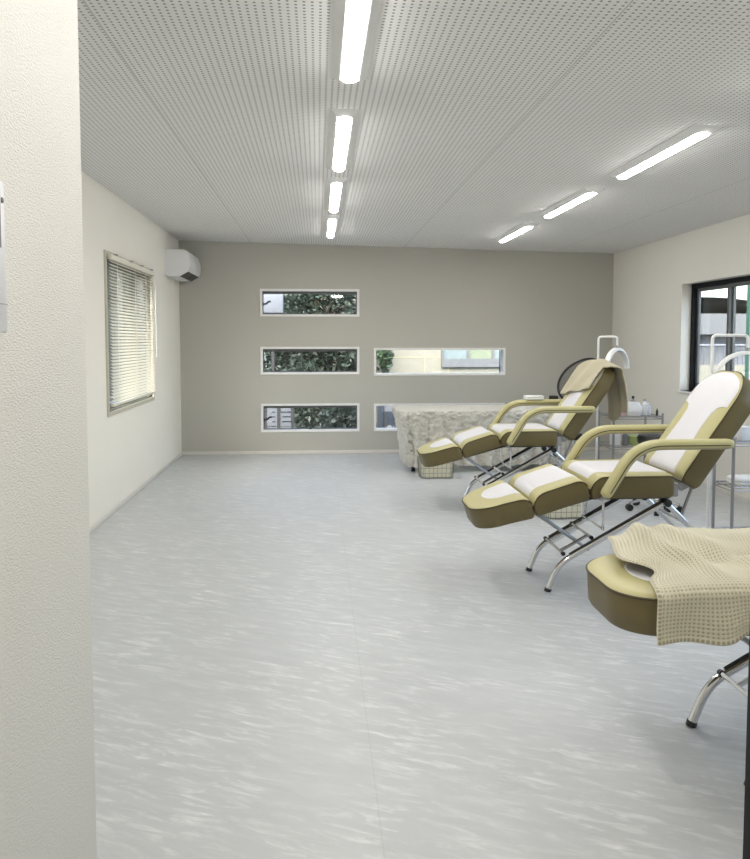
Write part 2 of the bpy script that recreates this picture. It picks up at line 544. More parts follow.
# ------------------------------------------------------------------ windows in the back wall
def slot_window(n, w, opening):
    x0, x1, z0, z1 = w
    f = MB()
    t = .013; ya = YB - .006; yb = YB + .125
    for lo, hi in (((x0, ya, z0), (x1, yb, z0 + t)), ((x0, ya, z1 - t), (x1, yb, z1)), ((x0, ya, z0 + t), (x0 + t, yb, z1 - t)), ((x1 - t, ya, z0 + t), (x1, yb, z1 - t))):
        f.box(lo, hi)
    cw = .014; yo = YB - .012
    for lo, hi in (((x0 - cw, yo, z0 - cw), (x1 + cw, YB, z0)), ((x0 - cw, yo, z1), (x1 + cw, YB, z1 + cw)), ((x0 - cw, yo, z0), (x0, YB, z1)), ((x1, yo, z0), (x1 + cw, YB, z1))):
        f.box(lo, hi)
    o = tag(f.build('window_%d' % n, M['trim'], smooth=0), kind='structure')
    s = MB()
    e = .011; yc = YB + .05; yd = YB + .085
    tt = .032 if opening else .008
    if opening:
        for lo, hi in (((x0 + t, yc, z1 - t - tt), (x1 - t, yd, z1 - t)), ((x0 + t, yc, z0 + t), (x1 - t, yd, z0 + t + e)), ((x0 + t, yc, z0 + t + e), (x0 + t + e, yd, z1 - t - tt)), ((x1 - t - e, yc, z0 + t + e), (x1 - t, yd, z1 - t - tt))):
            s.box(lo, hi)
        s.build('sash', M['greyframe'], o, smooth=0)
        h = MB()
        h.tube([(x0 + .02, yc - .01, z0 + .135), (x0 + .06, yc - .03, z0 + .14), (x0 + .085, yc - .03, z0 + .165), (x0 + .115, yc - .03, z0 + .17)], .012, 8)
        h.build('handle', M['black'], o)
        h = MB().box(((x0 + x1) / 2 - .018, yc - .02, z0 + t), ((x0 + x1) / 2 + .018, yc, z0 + t + .03), bev=.005)
        h.build('latch', M['black'], o)
    else:
        s.box((x1 - t - .03, yc, z0 + t), (x1 - t - .022, yd, z1 - t))
        s.build('sash', M['greyframe'], o, smooth=0)
    MB().box((x0 + t - .004, yc + .015, z0 + t - .004), (x1 - t + .004, yc + .019, z1 - t + .004)).build('pane', M['glass'], o, smooth=0)
slot_window(1, W1, True); slot_window(2, W2, True); slot_window(3, W3, True)
slot_window(4, W4, False); slot_window(5, W5, False)

# ------------------------------------------------------------------ sliding window in the right wall
xa, xb = XR + .10, XR + .18
t = .045
def sliding_window(n, w):
    y0, y1, z0, z1 = w
    f = MB()
    for lo, hi in (((xa, y0, z0), (xb, y1, z0 + t)), ((xa, y0, z1 - t), (xb, y1, z1)), ((xa, y0, z0 + t), (xb, y0 + t, z1 - t)), ((xa, y1 - t, z0 + t), (xb, y1, z1 - t))):
        f.box(lo, hi)
    w6 = tag(f.build('window_%d' % n, M['blackframe'], smooth=0), kind='structure')
    def sash(x, ya, yb):
        s = MB(); a = .035
        for lo, hi in (((x, ya, z0 + t), (x + .024, yb, z0 + t + a)), ((x, ya, z1 - t - a), (x + .024, yb, z1 - t)), ((x, ya, z0 + t + a), (x + .024, ya + a + .02, z1 - t - a)), ((x, yb - a, z0 + t + a), (x + .024, yb, z1 - t - a))):
            s.box(lo, hi)
        so = s.build('sash', M['greyframe'], w6, smooth=0)
        MB().box((x + .010, ya + a - .006, z0 + t + a - .006), (x + .014, yb - a + .006, z1 - t - a + .006)).build('pane', M['glass'], so, smooth=0)
    ym = (y0 + y1) / 2
    sash(xa + .040, ym - .03, y1 - t)
    sash(xa + .010, y0 + t, ym + .03)
    MB().box((XR - .02, y0 - .02, z0 - .022), (xa, y1 + .012, z0), bev=.003).build('sill', M['trim'], w6)
sliding_window(6, RW)
sliding_window(8, RW_ADDED)

# ------------------------------------------------------------------ left window and its venetian blind
y0, y1, z0, z1 = LW
f = MB()
for lo, hi in (((XL - .12, y0, z0), (XL - .05, y1, z0 + .045)), ((XL - .12, y0, z1 - .045), (XL - .05, y1, z1)), ((XL - .12, y0, z0 + .045), (XL - .05, y0 + .045, z1 - .045)), ((XL - .12, y1 - .045, z0 + .045), (XL - .05, y1, z1 - .045)), ((XL - .11, (y0 + y1) / 2 - .03, z0 + .045), (XL - .06, (y0 + y1) / 2 + .03, z1 - .045))):
    f.box(lo, hi)
w7 = tag(f.build('window_7', M['greyframe'], smooth=0), kind='structure')
MB().box((XL - .088, y0 + .041, z0 + .041), (XL - .084, y1 - .041, z1 - .041)).build('pane', M['glass'], w7, smooth=0)
c = MB(); a = .035
for lo, hi in (((XL - .03, y0 - a, z0 - a), (XL + .014, y1 + a, z0)), ((XL - .03, y0 - a, z1), (XL + .014, y1 + a, z1 + a * .6)), ((XL - .03, y0 - a, z0), (XL + .014, y0, z1)), ((XL - .03, y1, z0), (XL + .014, y1 + a, z1))):
    c.box(lo, hi)
c.build('casing', M['ivory'], w7, smooth=0)

bl = empty('venetian_blind', (XL + .032, (y0 + y1) / 2, z1))
tag(bl, 'ivory horizontal slat blind covering the window in the left wall', 'blind')
hw = (y1 - y0) / 2 - .012
MB().box((-.016, -hw, -.045), (.016, hw, -.005), bev=.003).build('head_rail', M['blind'], bl)
for yy in (-.62, -.1, .3, .7):
    MB().box((-.018, yy - .012, -.006), (.018, yy + .012, .012), bev=.003).build('bracket', M['steel'], bl)
nsl = 43; ztop = -.06; zbot = -(z1 - z0) + .085
tilt = math.radians(40)
for i in range(nsl):
    z = ztop + (zbot - ztop) * i / (nsl - 1)
    rows = []
    for k in range(5):
        s = -1 + k * .5
        x = s * .0135; bow = .0022 * (1 - s * s)
        rows.append([(x * math.cos(tilt) - bow * math.sin(tilt), yv, z - x * math.sin(tilt) + bow * math.cos(tilt)) for yv in (-hw, hw)])
    b = MB().grid(rows)
    b.grid([[(p[0], p[1], p[2] - .0006) for p in r] for r in rows])
    b.build('slat', M['blind'], bl)
MB().box((-.013, -hw, zbot - .045), (.013, hw, zbot - .02), bev=.004).build('bottom_rail', M['blind'], bl)
for yy in (-.62, -.02, .58):
    MB().tube([(.014, yy, -.04), (.014, yy, zbot - .02)], .0016, 5).build('ladder_cord', M['blind'], bl)
MB().tube([(.022, hw - .03, -.04), (.026, hw - .03, -.85)], .0035, 6).build('tilt_wand', M['trim'], bl)

# ------------------------------------------------------------------ air conditioner on the left wall
ac = empty('air_conditioner', (XL, 8.92, 2.098))
tag(ac, 'white wall-mounted air conditioner high in the corner on the left wall', 'air conditioner')
prof = [(0, .02), (0, .285), (.02, .292), (.20, .292), (.235, .275), (.262, .20), (.262, .10), (.245, .055), (.15, .0), (.03, .0)]
def prism_y(mb, prof, ya, yb, mi=0):
    n = len(prof)
    vs = [(x, ya, z) for x, z in prof] + [(x, yb, z) for x, z in prof]
    fs = [list(range(n)), list(range(2 * n - 1, n - 1, -1))] + [[i, (i + 1) % n, n + (i + 1) % n, n + i] for i in range(n)]
    return mb.add(vs, fs, mi)
prism_y(MB(), prof, -.40, .38).build('body', M['ac'], ac, smooth=25)
lv = MB()
for (ya, yb) in ((-.37, -.02), (.0, .35)):
    vs = [(.155, ya, .000), (.243, ya, .051), (.243, yb, .051), (.155, yb, .000)]
    off = Vector((.003, 0, -.005))
    lv.add([Vector(v) + off * .4 for v in vs] + [Vector(v) - off for v in vs], [[0, 1, 2, 3], [4, 7, 6, 5], [0, 4, 5, 1], [1, 5, 6, 2], [2, 6, 7, 3], [3, 7, 4, 0]])
lv.build('air_outlet', M['black'], ac, smooth=0)
MB().box((.262, -.395, .10), (.265, .375, .196), bev=.001).build('front_panel', M['ac'], ac)
MB().tube([(.05, -.2, .005), (.052, -.2, -.08), (.05, -.2, -.17)], .006, 6).build('drain_hose', M['trim'], ac)

# ------------------------------------------------------------------ ceiling lights
def ceiling_light(x, yfar, label, L=1.32):
    o = empty('ceiling_light', (x, yfar - L / 2, zc(x)))
    o.rotation_euler = (0, ROT_C, 0)
    tag(o, label, 'ceiling light', 'long tube lights on the perforated ceiling')
    hl = L / 2
    a, b, d = .079, .043, .026
    vs = [(-a, -hl, 0), (a, -hl, 0), (a, hl, 0), (-a, hl, 0), (-b, -hl + .05, -d), (b, -hl + .05, -d), (b, hl - .05, -d), (-b, hl - .05, -d)]
    MB().add(vs, [[3, 2, 1, 0], [4, 5, 6, 7], [0, 1, 5, 4], [1, 2, 6, 5], [2, 3, 7, 6], [3, 0, 4, 7]]).build('housing', M['housing'], o, smooth=0)
    rows = []
    for (yy, s) in ((-hl + .052, .25), (-hl + .056, .7), (-hl + .07, .95), (-hl + .10, 1), (0, 1), (hl - .10, 1), (hl - .07, .95), (hl - .056, .7), (hl - .052, .25)):
        r = []
        for k in range(13):
            t = PI * k / 12
            r.append((.035 * s * math.cos(t), yy, -d - .014 * s * math.sin(t)))
        rows.append(r)
    MB().grid(rows, closed=True).build('lens', M['led'], o, smooth=60)
for i, (yf, lb) in enumerate(((3.44, 'lit tube light of the left row, nearest, running out at the picture top'),
                              (5.19, 'lit tube light of the left row, second from the viewer'),
                              (6.82, 'lit tube light of the left row, third from the viewer'),
                              (8.47, 'lit tube light of the left row, farthest, next to the back wall'))):
    ceiling_light(.142, yf, lb)
ceiling_light(.142, 1.87, 'lit tube light added unseen above the viewer to brighten the near end')  # extra fixture out of view, added to brighten near floor and wall
for i, (yf, lb) in enumerate(((3.40, 'lit tube light of the right row whose tip shows at the right picture edge'),
                              (5.10, 'lit tube light of the right row, nearest one in full view'),
                              (6.74, 'lit tube light of the right row, middle one of three in full view'),
                              (8.42, 'lit tube light of the right row, farthest, next to the back wall'))):
    ceiling_light(2.038, yf, lb, 1.22)
el = empty('entrance_fill_light', (0.5, -.6, zc(.5)))  # added out of view as fill for the near wall and floor
tag(el, 'round white ceiling light added unseen behind the viewer as entrance fill', 'ceiling light')
MB().lathe([(.17, 0), (.17, -.02), (.15, -.025)]).build('housing', M['housing'], el)
MB().lathe([(.15, -.025), (.145, -.05), (.09, -.07), (.01, -.075)]).build('lens', emit_mat('entrance_fill_lens', (1, .96, .90), 31.0), el)

# ------------------------------------------------------------------ intercom monitor on the entrance wall
mo = empty('wall_monitor', (XN, 1.043, 1.41))
tag(mo, 'white intercom monitor with grey screen on the near left wall', 'intercom')
MB().box((0, -.075, 0), (.022, .05, .207), bev=.004).build('body', M['monitor'], mo)
MB().box((.0215, -.07, .115), (.0228, .032, .195)).build('screen', M['screen'], mo, smooth=0)
MB().box((.0215, -.074, .0385), (.0224, .049, .0395)).build('seam', M['greyplastic'], mo, smooth=0)
MB().lathe([(.004, 0), (.004, .0012), (.002, .002)], (.0, 0, 0), 12).build('button', M['screen'], mo).matrix_local = Matrix.Translation((.0218, .04, .18)) @ Matrix.Rotation(PI / 2, 4, 'Y')

# ------------------------------------------------------------------ treatment beds
def dist_poly(px, py, poly):
    best = 1e9
    n = len(poly)
    for i in range(n):
        ax, ay = poly[i]; bx, by = poly[(i + 1) % n]
        dx, dy = bx - ax, by - ay
        l2 = dx * dx + dy * dy
        t = 0 if l2 == 0 else max(0, min(1, ((px - ax) * dx + (py - ay) * dy) / l2))
        d = math.hypot(px - ax - t * dx, py - ay - t * dy)
        if d < best: best = d
    return best

def densify(poly, step):
    out = []
    n = len(poly)
    for i in range(n):
        a = poly[i]; b = poly[(i + 1) % n]
        k = max(1, int(math.ceil(math.hypot(b[0] - a[0], b[1] - a[1]) / step)))
        for j in range(k):
            t = j / k
            out.append((a[0] + (b[0] - a[0]) * t, a[1] + (b[1] - a[1]) * t))
    return out

def rrect(p0, p1, hw0, hw1, r_start, r_end, n=10):
    """outline in (p, q): runs p0..p1, half width hw0 at the start and hw1 at the end, corner radii"""
    pts = []
    def arc(cx, cy, r, a0, a1):
        for k in range(n + 1):
            a = a0 + (a1 - a0) * k / n
            pts.append((cx + r * math.cos(a), cy + r * math.sin(a)))
    arc(p1 - r_end, -hw1 + r_end, r_end, -PI / 2, 0)
    arc(p1 - r_end, hw1 - r_end, r_end, 0, PI / 2)
    arc(p0 + r_start, hw0 - r_start, r_start, PI / 2, PI)
    arc(p0 + r_start, -hw0 + r_start, r_start, PI, 1.5 * PI)
    return densify(pts, .014)

class Cushion:
    def __init__(s, outline, thick, p0, p1, start=(0, 1e-3), end=(0, 1e-3), bulge=.014, rb=.035, center=None):
        s.o = outline; s.t = thick; s.p0 = p0; s.p1 = p1; s.start = start; s.end = end; s.b = bulge; s.rb = rb
        s.c = center or ((p0 + p1) / 2, 0)
    def edge(s, p):
        h = s.t
        for (dz, R), x in ((s.start, p - s.p0), (s.end, s.p1 - p)):
            if dz and x < R:
                k = max(0.0, min(1.0, (R - x) / R))
                h -= dz * (1 - math.sqrt(max(0, 1 - k * k)))
        return h
    def top(s, p, q):
        d = min(dist_poly(p, q, s.o) / s.rb, 1)
        return s.edge(p) + s.b * math.sqrt(max(0, 1 - (1 - d) ** 2))
    def body(s, xf, name, parent, mats):
        b = MB()
        n = len(s.o); cx, cy = s.c
        rings = []; mi = []
        def ring(sc, fn):
            return [xf(cx + (p - cx) * sc, cy + (q - cy) * sc, fn(cx + (p - cx) * sc, cy + (q - cy) * sc)) for p, q in s.o]
        rings.append(ring(.02, lambda p, q: 0)); mi.append(1)
        rings.append(ring(.96, lambda p, q: 0)); mi.append(1)
        rings.append(ring(1.0, lambda p, q: .014)); mi.append(1)
        rings.append(ring(1.0, lambda p, q: s.edge(p) * .55)); mi.append(1)
        rings.append(ring(1.0, lambda p, q: s.edge(p))); mi.append(0)
        for sc in (.99, .975, .95, .92, .88, .82, .74, .64, .53, .42, .3, .18, .06):
            rings.append(ring(sc, s.top)); mi.append(0)
        base = 0
        for k in range(len(rings) - 1):
            fs = [[i, (i + 1) % n, n + (i + 1) % n, n + i] for i in range(n)]
            b.add(rings[k] + rings[k + 1], fs, mi[k])
        b.add(rings[0], [list(range(n))], 1)
        b.add(rings[-1], [list(range(n))], 0)
        o = b.build(name, mats, parent, smooth=0)
        bm = bmesh.new(); bm.from_mesh(o.data)
        bmesh.ops.remove_doubles(bm, verts=bm.verts, dist=1e-5)
        bmesh.ops.recalc_face_normals(bm, faces=bm.faces)
        bm.to_mesh(o.data); bm.free()
        o.data.polygons.foreach_set('use_smooth', [True] * len(o.data.polygons))
        o.data.set_sharp_from_angle(angle=math.radians(50))
        return o
    def pipe(s, xf, parent):
        pts = [xf(p, q, s.edge(p) + .001) for p, q in s.o]
        pts.append(pts[0])
        return MB().tube(pts, .0045, 6, cap=False).build('piping', M['piping'], parent, smooth=80)
    def insert(s, xf, poly, parent, center, label=None):
        poly = densify(poly, .014)
        n = len(poly); cx, cy = center
        b = MB(); prev = None
        scs = (1.0, .97, .93, .88, .82, .75, .67, .58, .48, .38, .27, .16, .06)
        rows = []
        for k, sc in enumerate(scs):
            off = .0005 if k == 0 else .0035
            rows.append([xf(cx + (p - cx) * sc, cy + (q - cy) * sc, s.top(cx + (p - cx) * sc, cy + (q - cy) * sc) + off) for p, q in poly])
        b.grid(rows, closed=True)
        b.add(rows[-1], [list(range(n))])
        o = b.build('white_insert', M['white_vinyl'], parent, smooth=60)
        return o

def sweep(path, prof, scale_ends=True):
    """sweep a closed profile [(v, n)] along a path of (u, z); n is the in-plane normal"""
    P = [Vector((p[0], p[1])) for p in path]
    rows = []
    n = len(P)
    L = [0]
    for i in range(1, n): L.append(L[-1] + (P[i] - P[i - 1]).length)
    for i in range(n):
        t = (P[min(i + 1, n - 1)] - P[max(i - 1, 0)]).normalized()
        nn = Vector((-t.y, t.x))
        s = 1.0
        if scale_ends:
            e = min(L[i], L[-1] - L[i])
            if e < .03: s = .35 + .65 * math.sqrt(max(0, 1 - (1 - e / .03) ** 2))
        rows.append([(P[i].x + nn.x * q * s, v * s, P[i].y + nn.y * q * s) for v, q in prof])
    return rows

def sample_path(pts, step):
    out = [Vector(pts[0])]
    for a, b in zip(pts[:-1], pts[1:]):
        a = Vector(a); b = Vector(b)
        k = max(1, int((b - a).length / step))
        for j in range(1, k + 1): out.append(a + (b - a) * j / k)
    return out

def treatment_bed(x, y, label, leg_pitch, leg_lift=0.0, back_deg=55.0, arm_dx=0.0):
    r = empty('treatment_bed', (x, y, 0))
    tag(r, label, 'treatment bed', 'reclining khaki treatment beds')
    H = [M['khaki'], M['olive']]
    HW = .28
    # ---- seat
    sx0, sx1, sz = .215, .685, .535
    c = Cushion(rrect(0, sx1 - sx0, HW, HW, .02, .03), .118, 0, sx1 - sx0, start=(.075, .075), end=(.03, .04))
    xf = lambda p, q, w: (sx0 + p, q, sz + w)
    o = c.body(xf, 'seat_cushion', r, H); c.pipe(xf, o)
    l = sx1 - sx0
    c.insert(xf, [(.012, -.175), (.15, -.185), (l - .02, -.20), (l - .02, .20), (.15, .185), (.012, .175)], o, (l / 2, 0))
    # ---- leg rest: calf and foot cushions turn about the seat's front edge
    a = math.radians(leg_pitch)
    hx, hz = .212, sz + leg_lift
    def leg_xf(p0, pitch, hx, hz):
        ca, sa = math.cos(pitch), math.sin(pitch)
        return lambda p, q, w: (hx + (p - p0) * ca - w * sa, q, hz + (p - p0) * sa + w * ca)
    xf = leg_xf(0, a, hx, hz)
    c = Cushion(rrect(-.315, 0, HW, HW, .02, .02), .115, -.315, 0, start=(.07, .085), end=(.05, .06))
    o = c.body(xf, 'calf_cushion', r, H); c.pipe(xf, o)
    c.insert(xf, [(-.303, -.165), (-.012, -.18), (-.012, .18), (-.303, .165)], o, (-.157, 0))
    c = Cushion(rrect(-.636, -.322, .24, HW, .17, .02, 14), .115, -.636, -.322, end=(.04, .06), center=(-.47, 0))
    o = c.body(xf, 'foot_cushion', r, H); c.pipe(xf, o)
    ins = [(-.335, -.155)] + [(-.335, .155)] + [(-.43 - .10 * math.sin(t), .135 * math.cos(t)) for t in [PI * k / 14 for k in range(15)]]
    c.insert(xf, ins, o, (-.43, 0))
    # ---- backrest
    b = math.radians(back_deg)
    bx, bz = .715, .60
    cb_, sb_ = math.cos(b), math.sin(b)
    xfb = lambda p, q, w: (bx + .01 + p * cb_ - (w - .115) * sb_, q, bz + .03 + p * sb_ + (w - .115) * cb_)
    BL = .715
    ol = rrect(0, BL, .255, .25, .03, .19, 14)
    c = Cushion(ol, .115, 0, BL, start=(.03, .05), bulge=.02, rb=.06, center=(.36, 0))
    o = c.body(xfb, 'backrest_cushion', r, H); c.pipe(xfb, o)
    right = [(.02, -.165), (.16, -.15), (.34, -.135), (.42, -.142), (.455, -.165), (.47, -.20), (.475, -.236), (.55, -.236)]
    head = [(.55 + .152 * math.sin(t), -.236 * math.cos(t)) for t in [PI * k / 16 for k in range(1, 16)]]
    poly = right + head + [(p, -q) for p, q in right[::-1]]
    c.insert(xfb, poly, o, (.43, 0))
    # ---- armrests
    for sgn in (-1, 1):
        path = fillet([(.255, .565), (.405, .815), (.445, .838), (.95, .842)], [.07, .07], 8)
        path = fillet([(.252 + arm_dx, .56), (.425 + arm_dx, .842), (.96 + arm_dx, .842)], [.14], 12)
        path = sample_path(path, .008)
        prof = []
        for k in range(20):
            t = 2 * PI * k / 20
            cx = math.copysign(abs(math.cos(t)) ** .6, math.cos(t)) * .038
            cz = math.copysign(abs(math.sin(t)) ** .7, math.sin(t)) * .026
            prof.append((cx + sgn * .352, cz))
        prof0 = [(v - sgn * .352, n_) for v, n_ in prof]
        rows = sweep(path, prof0)
        rows = [[(p[0], p[1] + sgn * .352, p[2]) for p in rr] for rr in rows]
        m = MB().grid(rows, closed=True)
        nn = len(prof0)
        m.add(rows[0], [list(range(nn))]); m.add(rows[-1], [list(range(nn))])
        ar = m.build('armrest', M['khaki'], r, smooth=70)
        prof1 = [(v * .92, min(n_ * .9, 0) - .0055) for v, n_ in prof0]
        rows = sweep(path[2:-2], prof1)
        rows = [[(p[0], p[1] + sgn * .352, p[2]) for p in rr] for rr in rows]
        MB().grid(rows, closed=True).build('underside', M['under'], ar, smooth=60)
        for vv in (-.0385, .0385):
            rows = sweep(path[2:-2], [(vv, -.004)], True)
            MB().tube([(p[0][0], p[0][1] + sgn * .352, p[0][2]) for p in rows], .003, 6).build('piping', M['piping'], ar, smooth=80)
        MB().tube([(.268 + arm_dx, sgn * .33, .555), (.268 + arm_dx, sgn * .27, .535), (.268 + arm_dx, sgn * .2, .528)], .011, 8).build('armrest_mount', M['steel'], r)
    # ---- chrome frame
    for v in (-.19, .19):
        path = fillet([(.004, v, .012), (.062, v, .155), (.667, v, .492)], [.10], 8)
        fl = MB().tube(path, .0165, 12).build('front_leg', M['chrome'], r, smooth=60)
        MB().tube([(.000, v, .0), (.006, v, .018)], .019, 12).build('foot_cap', M['black'], fl)
        d = Vector((.605, 0, .337)).normalized(); nrm = Vector((-d.z, 0, d.x))
        pa = Vector((.13, v, .193)) + nrm * .0165; pb = Vector((.65, v, .4825)) + nrm * .0165
        MB().tube([pa, pb], .0075, 8).build('top_strip', M['blackmetal'], fl)
        rl = MB().tube(fillet([(.672, v, .488), (1.10, v, .075), (1.135, v, .012)], [.05]), .0165, 12).build('rear_leg', M['chrome'], r, smooth=60)
        MB().tube([(1.137, v, .0), (1.133, v, .018)], .019, 12).build('foot_cap', M['black'], rl)
        s = 1 if v > 0 else -1
        MB().tube([(.672, v - s * .028, .492), (.672, v + s * .03, .492)], .022, 12).build('pivot_knob', M['black'], r)
        MB().tube([(.70, v - s * .01, .45), (.70, v - s * .045, .45)], .020, 12).build('pivot_knob', M['black'], r)
        # post up to the seat
        MB().tube([(.32, v - s * .022, .538), (.32, v - s * .022, .335)], .0075, 8).build('seat_post', M['chrome'], r)
        MB().tube([(.64, v - s * .03, .538), (.655, v - s * .03, .49)], .010, 8).build('seat_post', M['steel'], r)
        # back struts
        MB().tube([(.885, v * .75, .675), (.775, v * .75, .375)], .009, 8).build('back_strut', M['steel'], r)
        MB().box((.66, v * 1.0 - .018, .525), (.735, v * 1.0 + .018, .60), bev=.008).build('hinge_bracket', M['greyplastic'], r)
        rot = Matrix.Rotation(-math.radians(28), 3, 'Y')
        MB().box((.735, v - .02, .575), (.84, v + .02, .615), bev=.01, rot=rot).build('back_bracket', M['greyplastic'], r)
    MB().box((.24, -.225, .520), (.68, .225, .537), bev=.004).build('seat_pan', M['black'], r)
    MB().tube([(.32, -.168, .34), (.32, .168, .34)], .0075, 8).build('crossbar', M['chrome'], r)
    MB().tube([(.775, -.205, .378), (.775, .205, .378)], .0085, 8).build('crossbar', M['chrome'], r)
    cbr = MB().tube([(.985, -.215, .19), (.985, .215, .19)], .0085, 8).build('crossbar', M['chrome'], r)
    for v in (-.222, .222):
        MB().tube([(.985, v - .006, .19), (.985, v + .006, .19)], .012, 10).build('end_cap', M['black'], cbr)
    # leg rest ratchet
    ca, sa = math.cos(a), math.sin(a)
    lx, lz = hx - .30 * ca, hz - .30 * sa - .004
    for v in (-.085, .085):
        MB().tube([(lx, v, lz), (lx + .345, v, lz - .24)], .009, 8).build('leg_rest_strut', M['steel'], r)
    for (uu, zz) in ((.095, .205), (.255, .293)):
        cr = MB().tube([(uu, -.165, zz), (uu, .165, zz)], .0085, 8).build('ratchet_rod', M['chrome'], r)
        for v in (-.165, .165):
            MB().tube([(uu, v - .008, zz), (uu, v + .008, zz)], .012, 8).build('end_cap', M['black'], cr)
    for v in (-.11, .06):
        MB().box((.085, v - .004, .24), (.265, v + .004, .258), rot=Matrix.Rotation(-math.atan(.088 / .16), 3, 'Y')).build('ratchet_link', M['chrome'], r)
    for v in (-.2, .2):
        MB().tube([(hx - .27 * ca, v, hz - .27 * sa - .008), (hx + .04, v, hz - .008)], .008, 8).build('leg_rest_rail', M['black'], r)
    for v in (-.12, .12):
        MB().box((.745, v - .03, .53), (.80, v + .03, .60), bev=.006).build('back_hinge', M['steel'], r) if False else None
    return r

BED1 = treatment_bed(1.27, 6.32, 'khaki and white treatment bed farthest from the viewer, beige towel over its back', 17.5)
BED2 = treatment_bed(1.27, 4.27, 'khaki and white treatment bed in the middle, empty with its back raised', 17.5)
BED3 = treatment_bed(1.345, 2.40, 'khaki treatment bed nearest the viewer, under a beige waffle blanket', 3.5, arm_dx=.04)

# ------------------------------------------------------------------ waffle blanket on the nearest bed
def waffle_blanket():
    bx, by = 1.33, 2.40
    step = .003
    LA, BW = 1.18, .86
    na, nb_ = int(LA / step), int(BW / step)
    r0 = .03
    v_edge = .302
    b = MB()
    rows = []
    cell = .0122
    def base(a, s):
        """a: along the bed from the foot-side hem, s: across, negative = near side, arc length"""
        # far side a little bunched, near side hangs
        vmax = v_edge - r0
        if s < -vmax:
            d = -s - vmax
            if d < r0 * PI / 2:
                t = d / r0
                v = -vmax - r0 * math.sin(t); h = -r0 * (1 - math.cos(t))
            else:
                e = d - r0 * PI / 2
                v = -v_edge - .02 * e + .012 * math.sin(a * 17 + 1.0) * min(1, e / .08); h = -r0 - e
        elif s > vmax:
            d = s - vmax
            if d < r0 * PI / 2:
                t = d / r0
                v = vmax + r0 * math.sin(t); h = -r0 * (1 - math.cos(t))
            else:
                e = d - r0 * PI / 2
                v = v_edge + .01; h = -r0 - e
        else:
            v = s; h = 0
        return v, h
    grid = []
    for i in range(na + 1):
        a = i * step
        for_row = []
        for j in range(nb_ + 1):
            tj = j / nb_
            s = -.445 + tj * BW            # near hem at -.425 arc
            v, h = base(a, s)
            # foot-side hem: pulled back in the middle of the cushion
            pull = .08 * math.exp(-((s + .10) / .10) ** 2)
            u = -.352 + .075 * sstep(-.05, .28, s) + .16 * sstep(.262, .34, s) * math.exp(-a / .3) + a + pull * math.exp(-a / .16)
            top = 1.0 if abs(s) < .28 else math.exp(-(abs(s) - .28) / .05)
            # folds
            z = .672 + h
            heap = .020 * sstep(-.12, .24, s) + .010
            heap *= .15 + .85 * sstep(0.0, .13, a)
            z += heap * (top if s > 0 else 1) * (1.0 if s > -.24 else max(0.0, 1 - (-.24 - s) / .10))
            # diagonal ridge from the far foot corner towards the near side
            dd = (a - .12) - (.20 - s) * .28
            z += .034 * math.exp(-(dd / .038) ** 2) * sstep(-.30, -.05, s) * top * sstep(.01, .10, a)
            dd2 = (a - .30) - (.10 - s) * .55
            z += .022 * math.exp(-(dd2 / .05) ** 2) * sstep(-.30, -.1, s) * top
            dd3 = (s + .02) - (a - .4) * .12
            z -= .020 * math.exp(-(dd3 / .045) ** 2) * sstep(.2, .35, a)
            z += .010 * noise.noise(Vector((u * 7, s * 6, 3.1))) * top
            # sagging hem at the near side
            if s < -.30:
                k = (-.30 - s) / .125
                z += k * (.022 * math.exp(-((a - .27) / .05) ** 2)) - k * .012 * sstep(.3, .5, a)
                v += k * (-.012 * math.cos(a * 30)) - .004
            for_row.append(Vector((u, v, z)))
        grid.append(for_row)
    # waffle relief along the surface normal
    out = []
    for i in range(na + 1):
        row = []
        for j in range(nb_ + 1):
            p = grid[i][j]
            t1 = grid[min(i + 1, na)][j] - grid[max(i - 1, 0)][j]
            t2 = grid[i][min(j + 1, nb_)] - grid[i][max(j - 1, 0)]
            n = t1.cross(t2)
            if n.length > 0: n.normalize()
            a = i * step; s = j * step
            wx = abs(math.sin(PI * a / cell)); wy = abs(math.sin(PI * s / cell))
            rel = -.006 * (wx * wy) ** .7
            hem = min(a, LA - a, s, BW - s)
            if hem < .012: rel = -.0015 + .002 * math.sin(PI * hem / .012)
            row.append(p + n * rel)
        out.append(row)
    b.grid(out)
    under = []
    for i in range(0, na + 1): pass
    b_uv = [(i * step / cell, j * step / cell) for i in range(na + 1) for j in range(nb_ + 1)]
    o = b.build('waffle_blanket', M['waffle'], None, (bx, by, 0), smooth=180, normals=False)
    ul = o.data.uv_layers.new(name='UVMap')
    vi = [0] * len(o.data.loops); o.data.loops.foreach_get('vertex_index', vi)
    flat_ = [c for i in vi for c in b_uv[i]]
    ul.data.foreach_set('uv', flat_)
    sm = o.modifiers.new('thick', 'SOLIDIFY'); sm.thickness = .004; sm.offset = -1
    tag(o, 'beige waffle-weave blanket lying over the nearest treatment bed', 'blanket')
waffle_blanket()

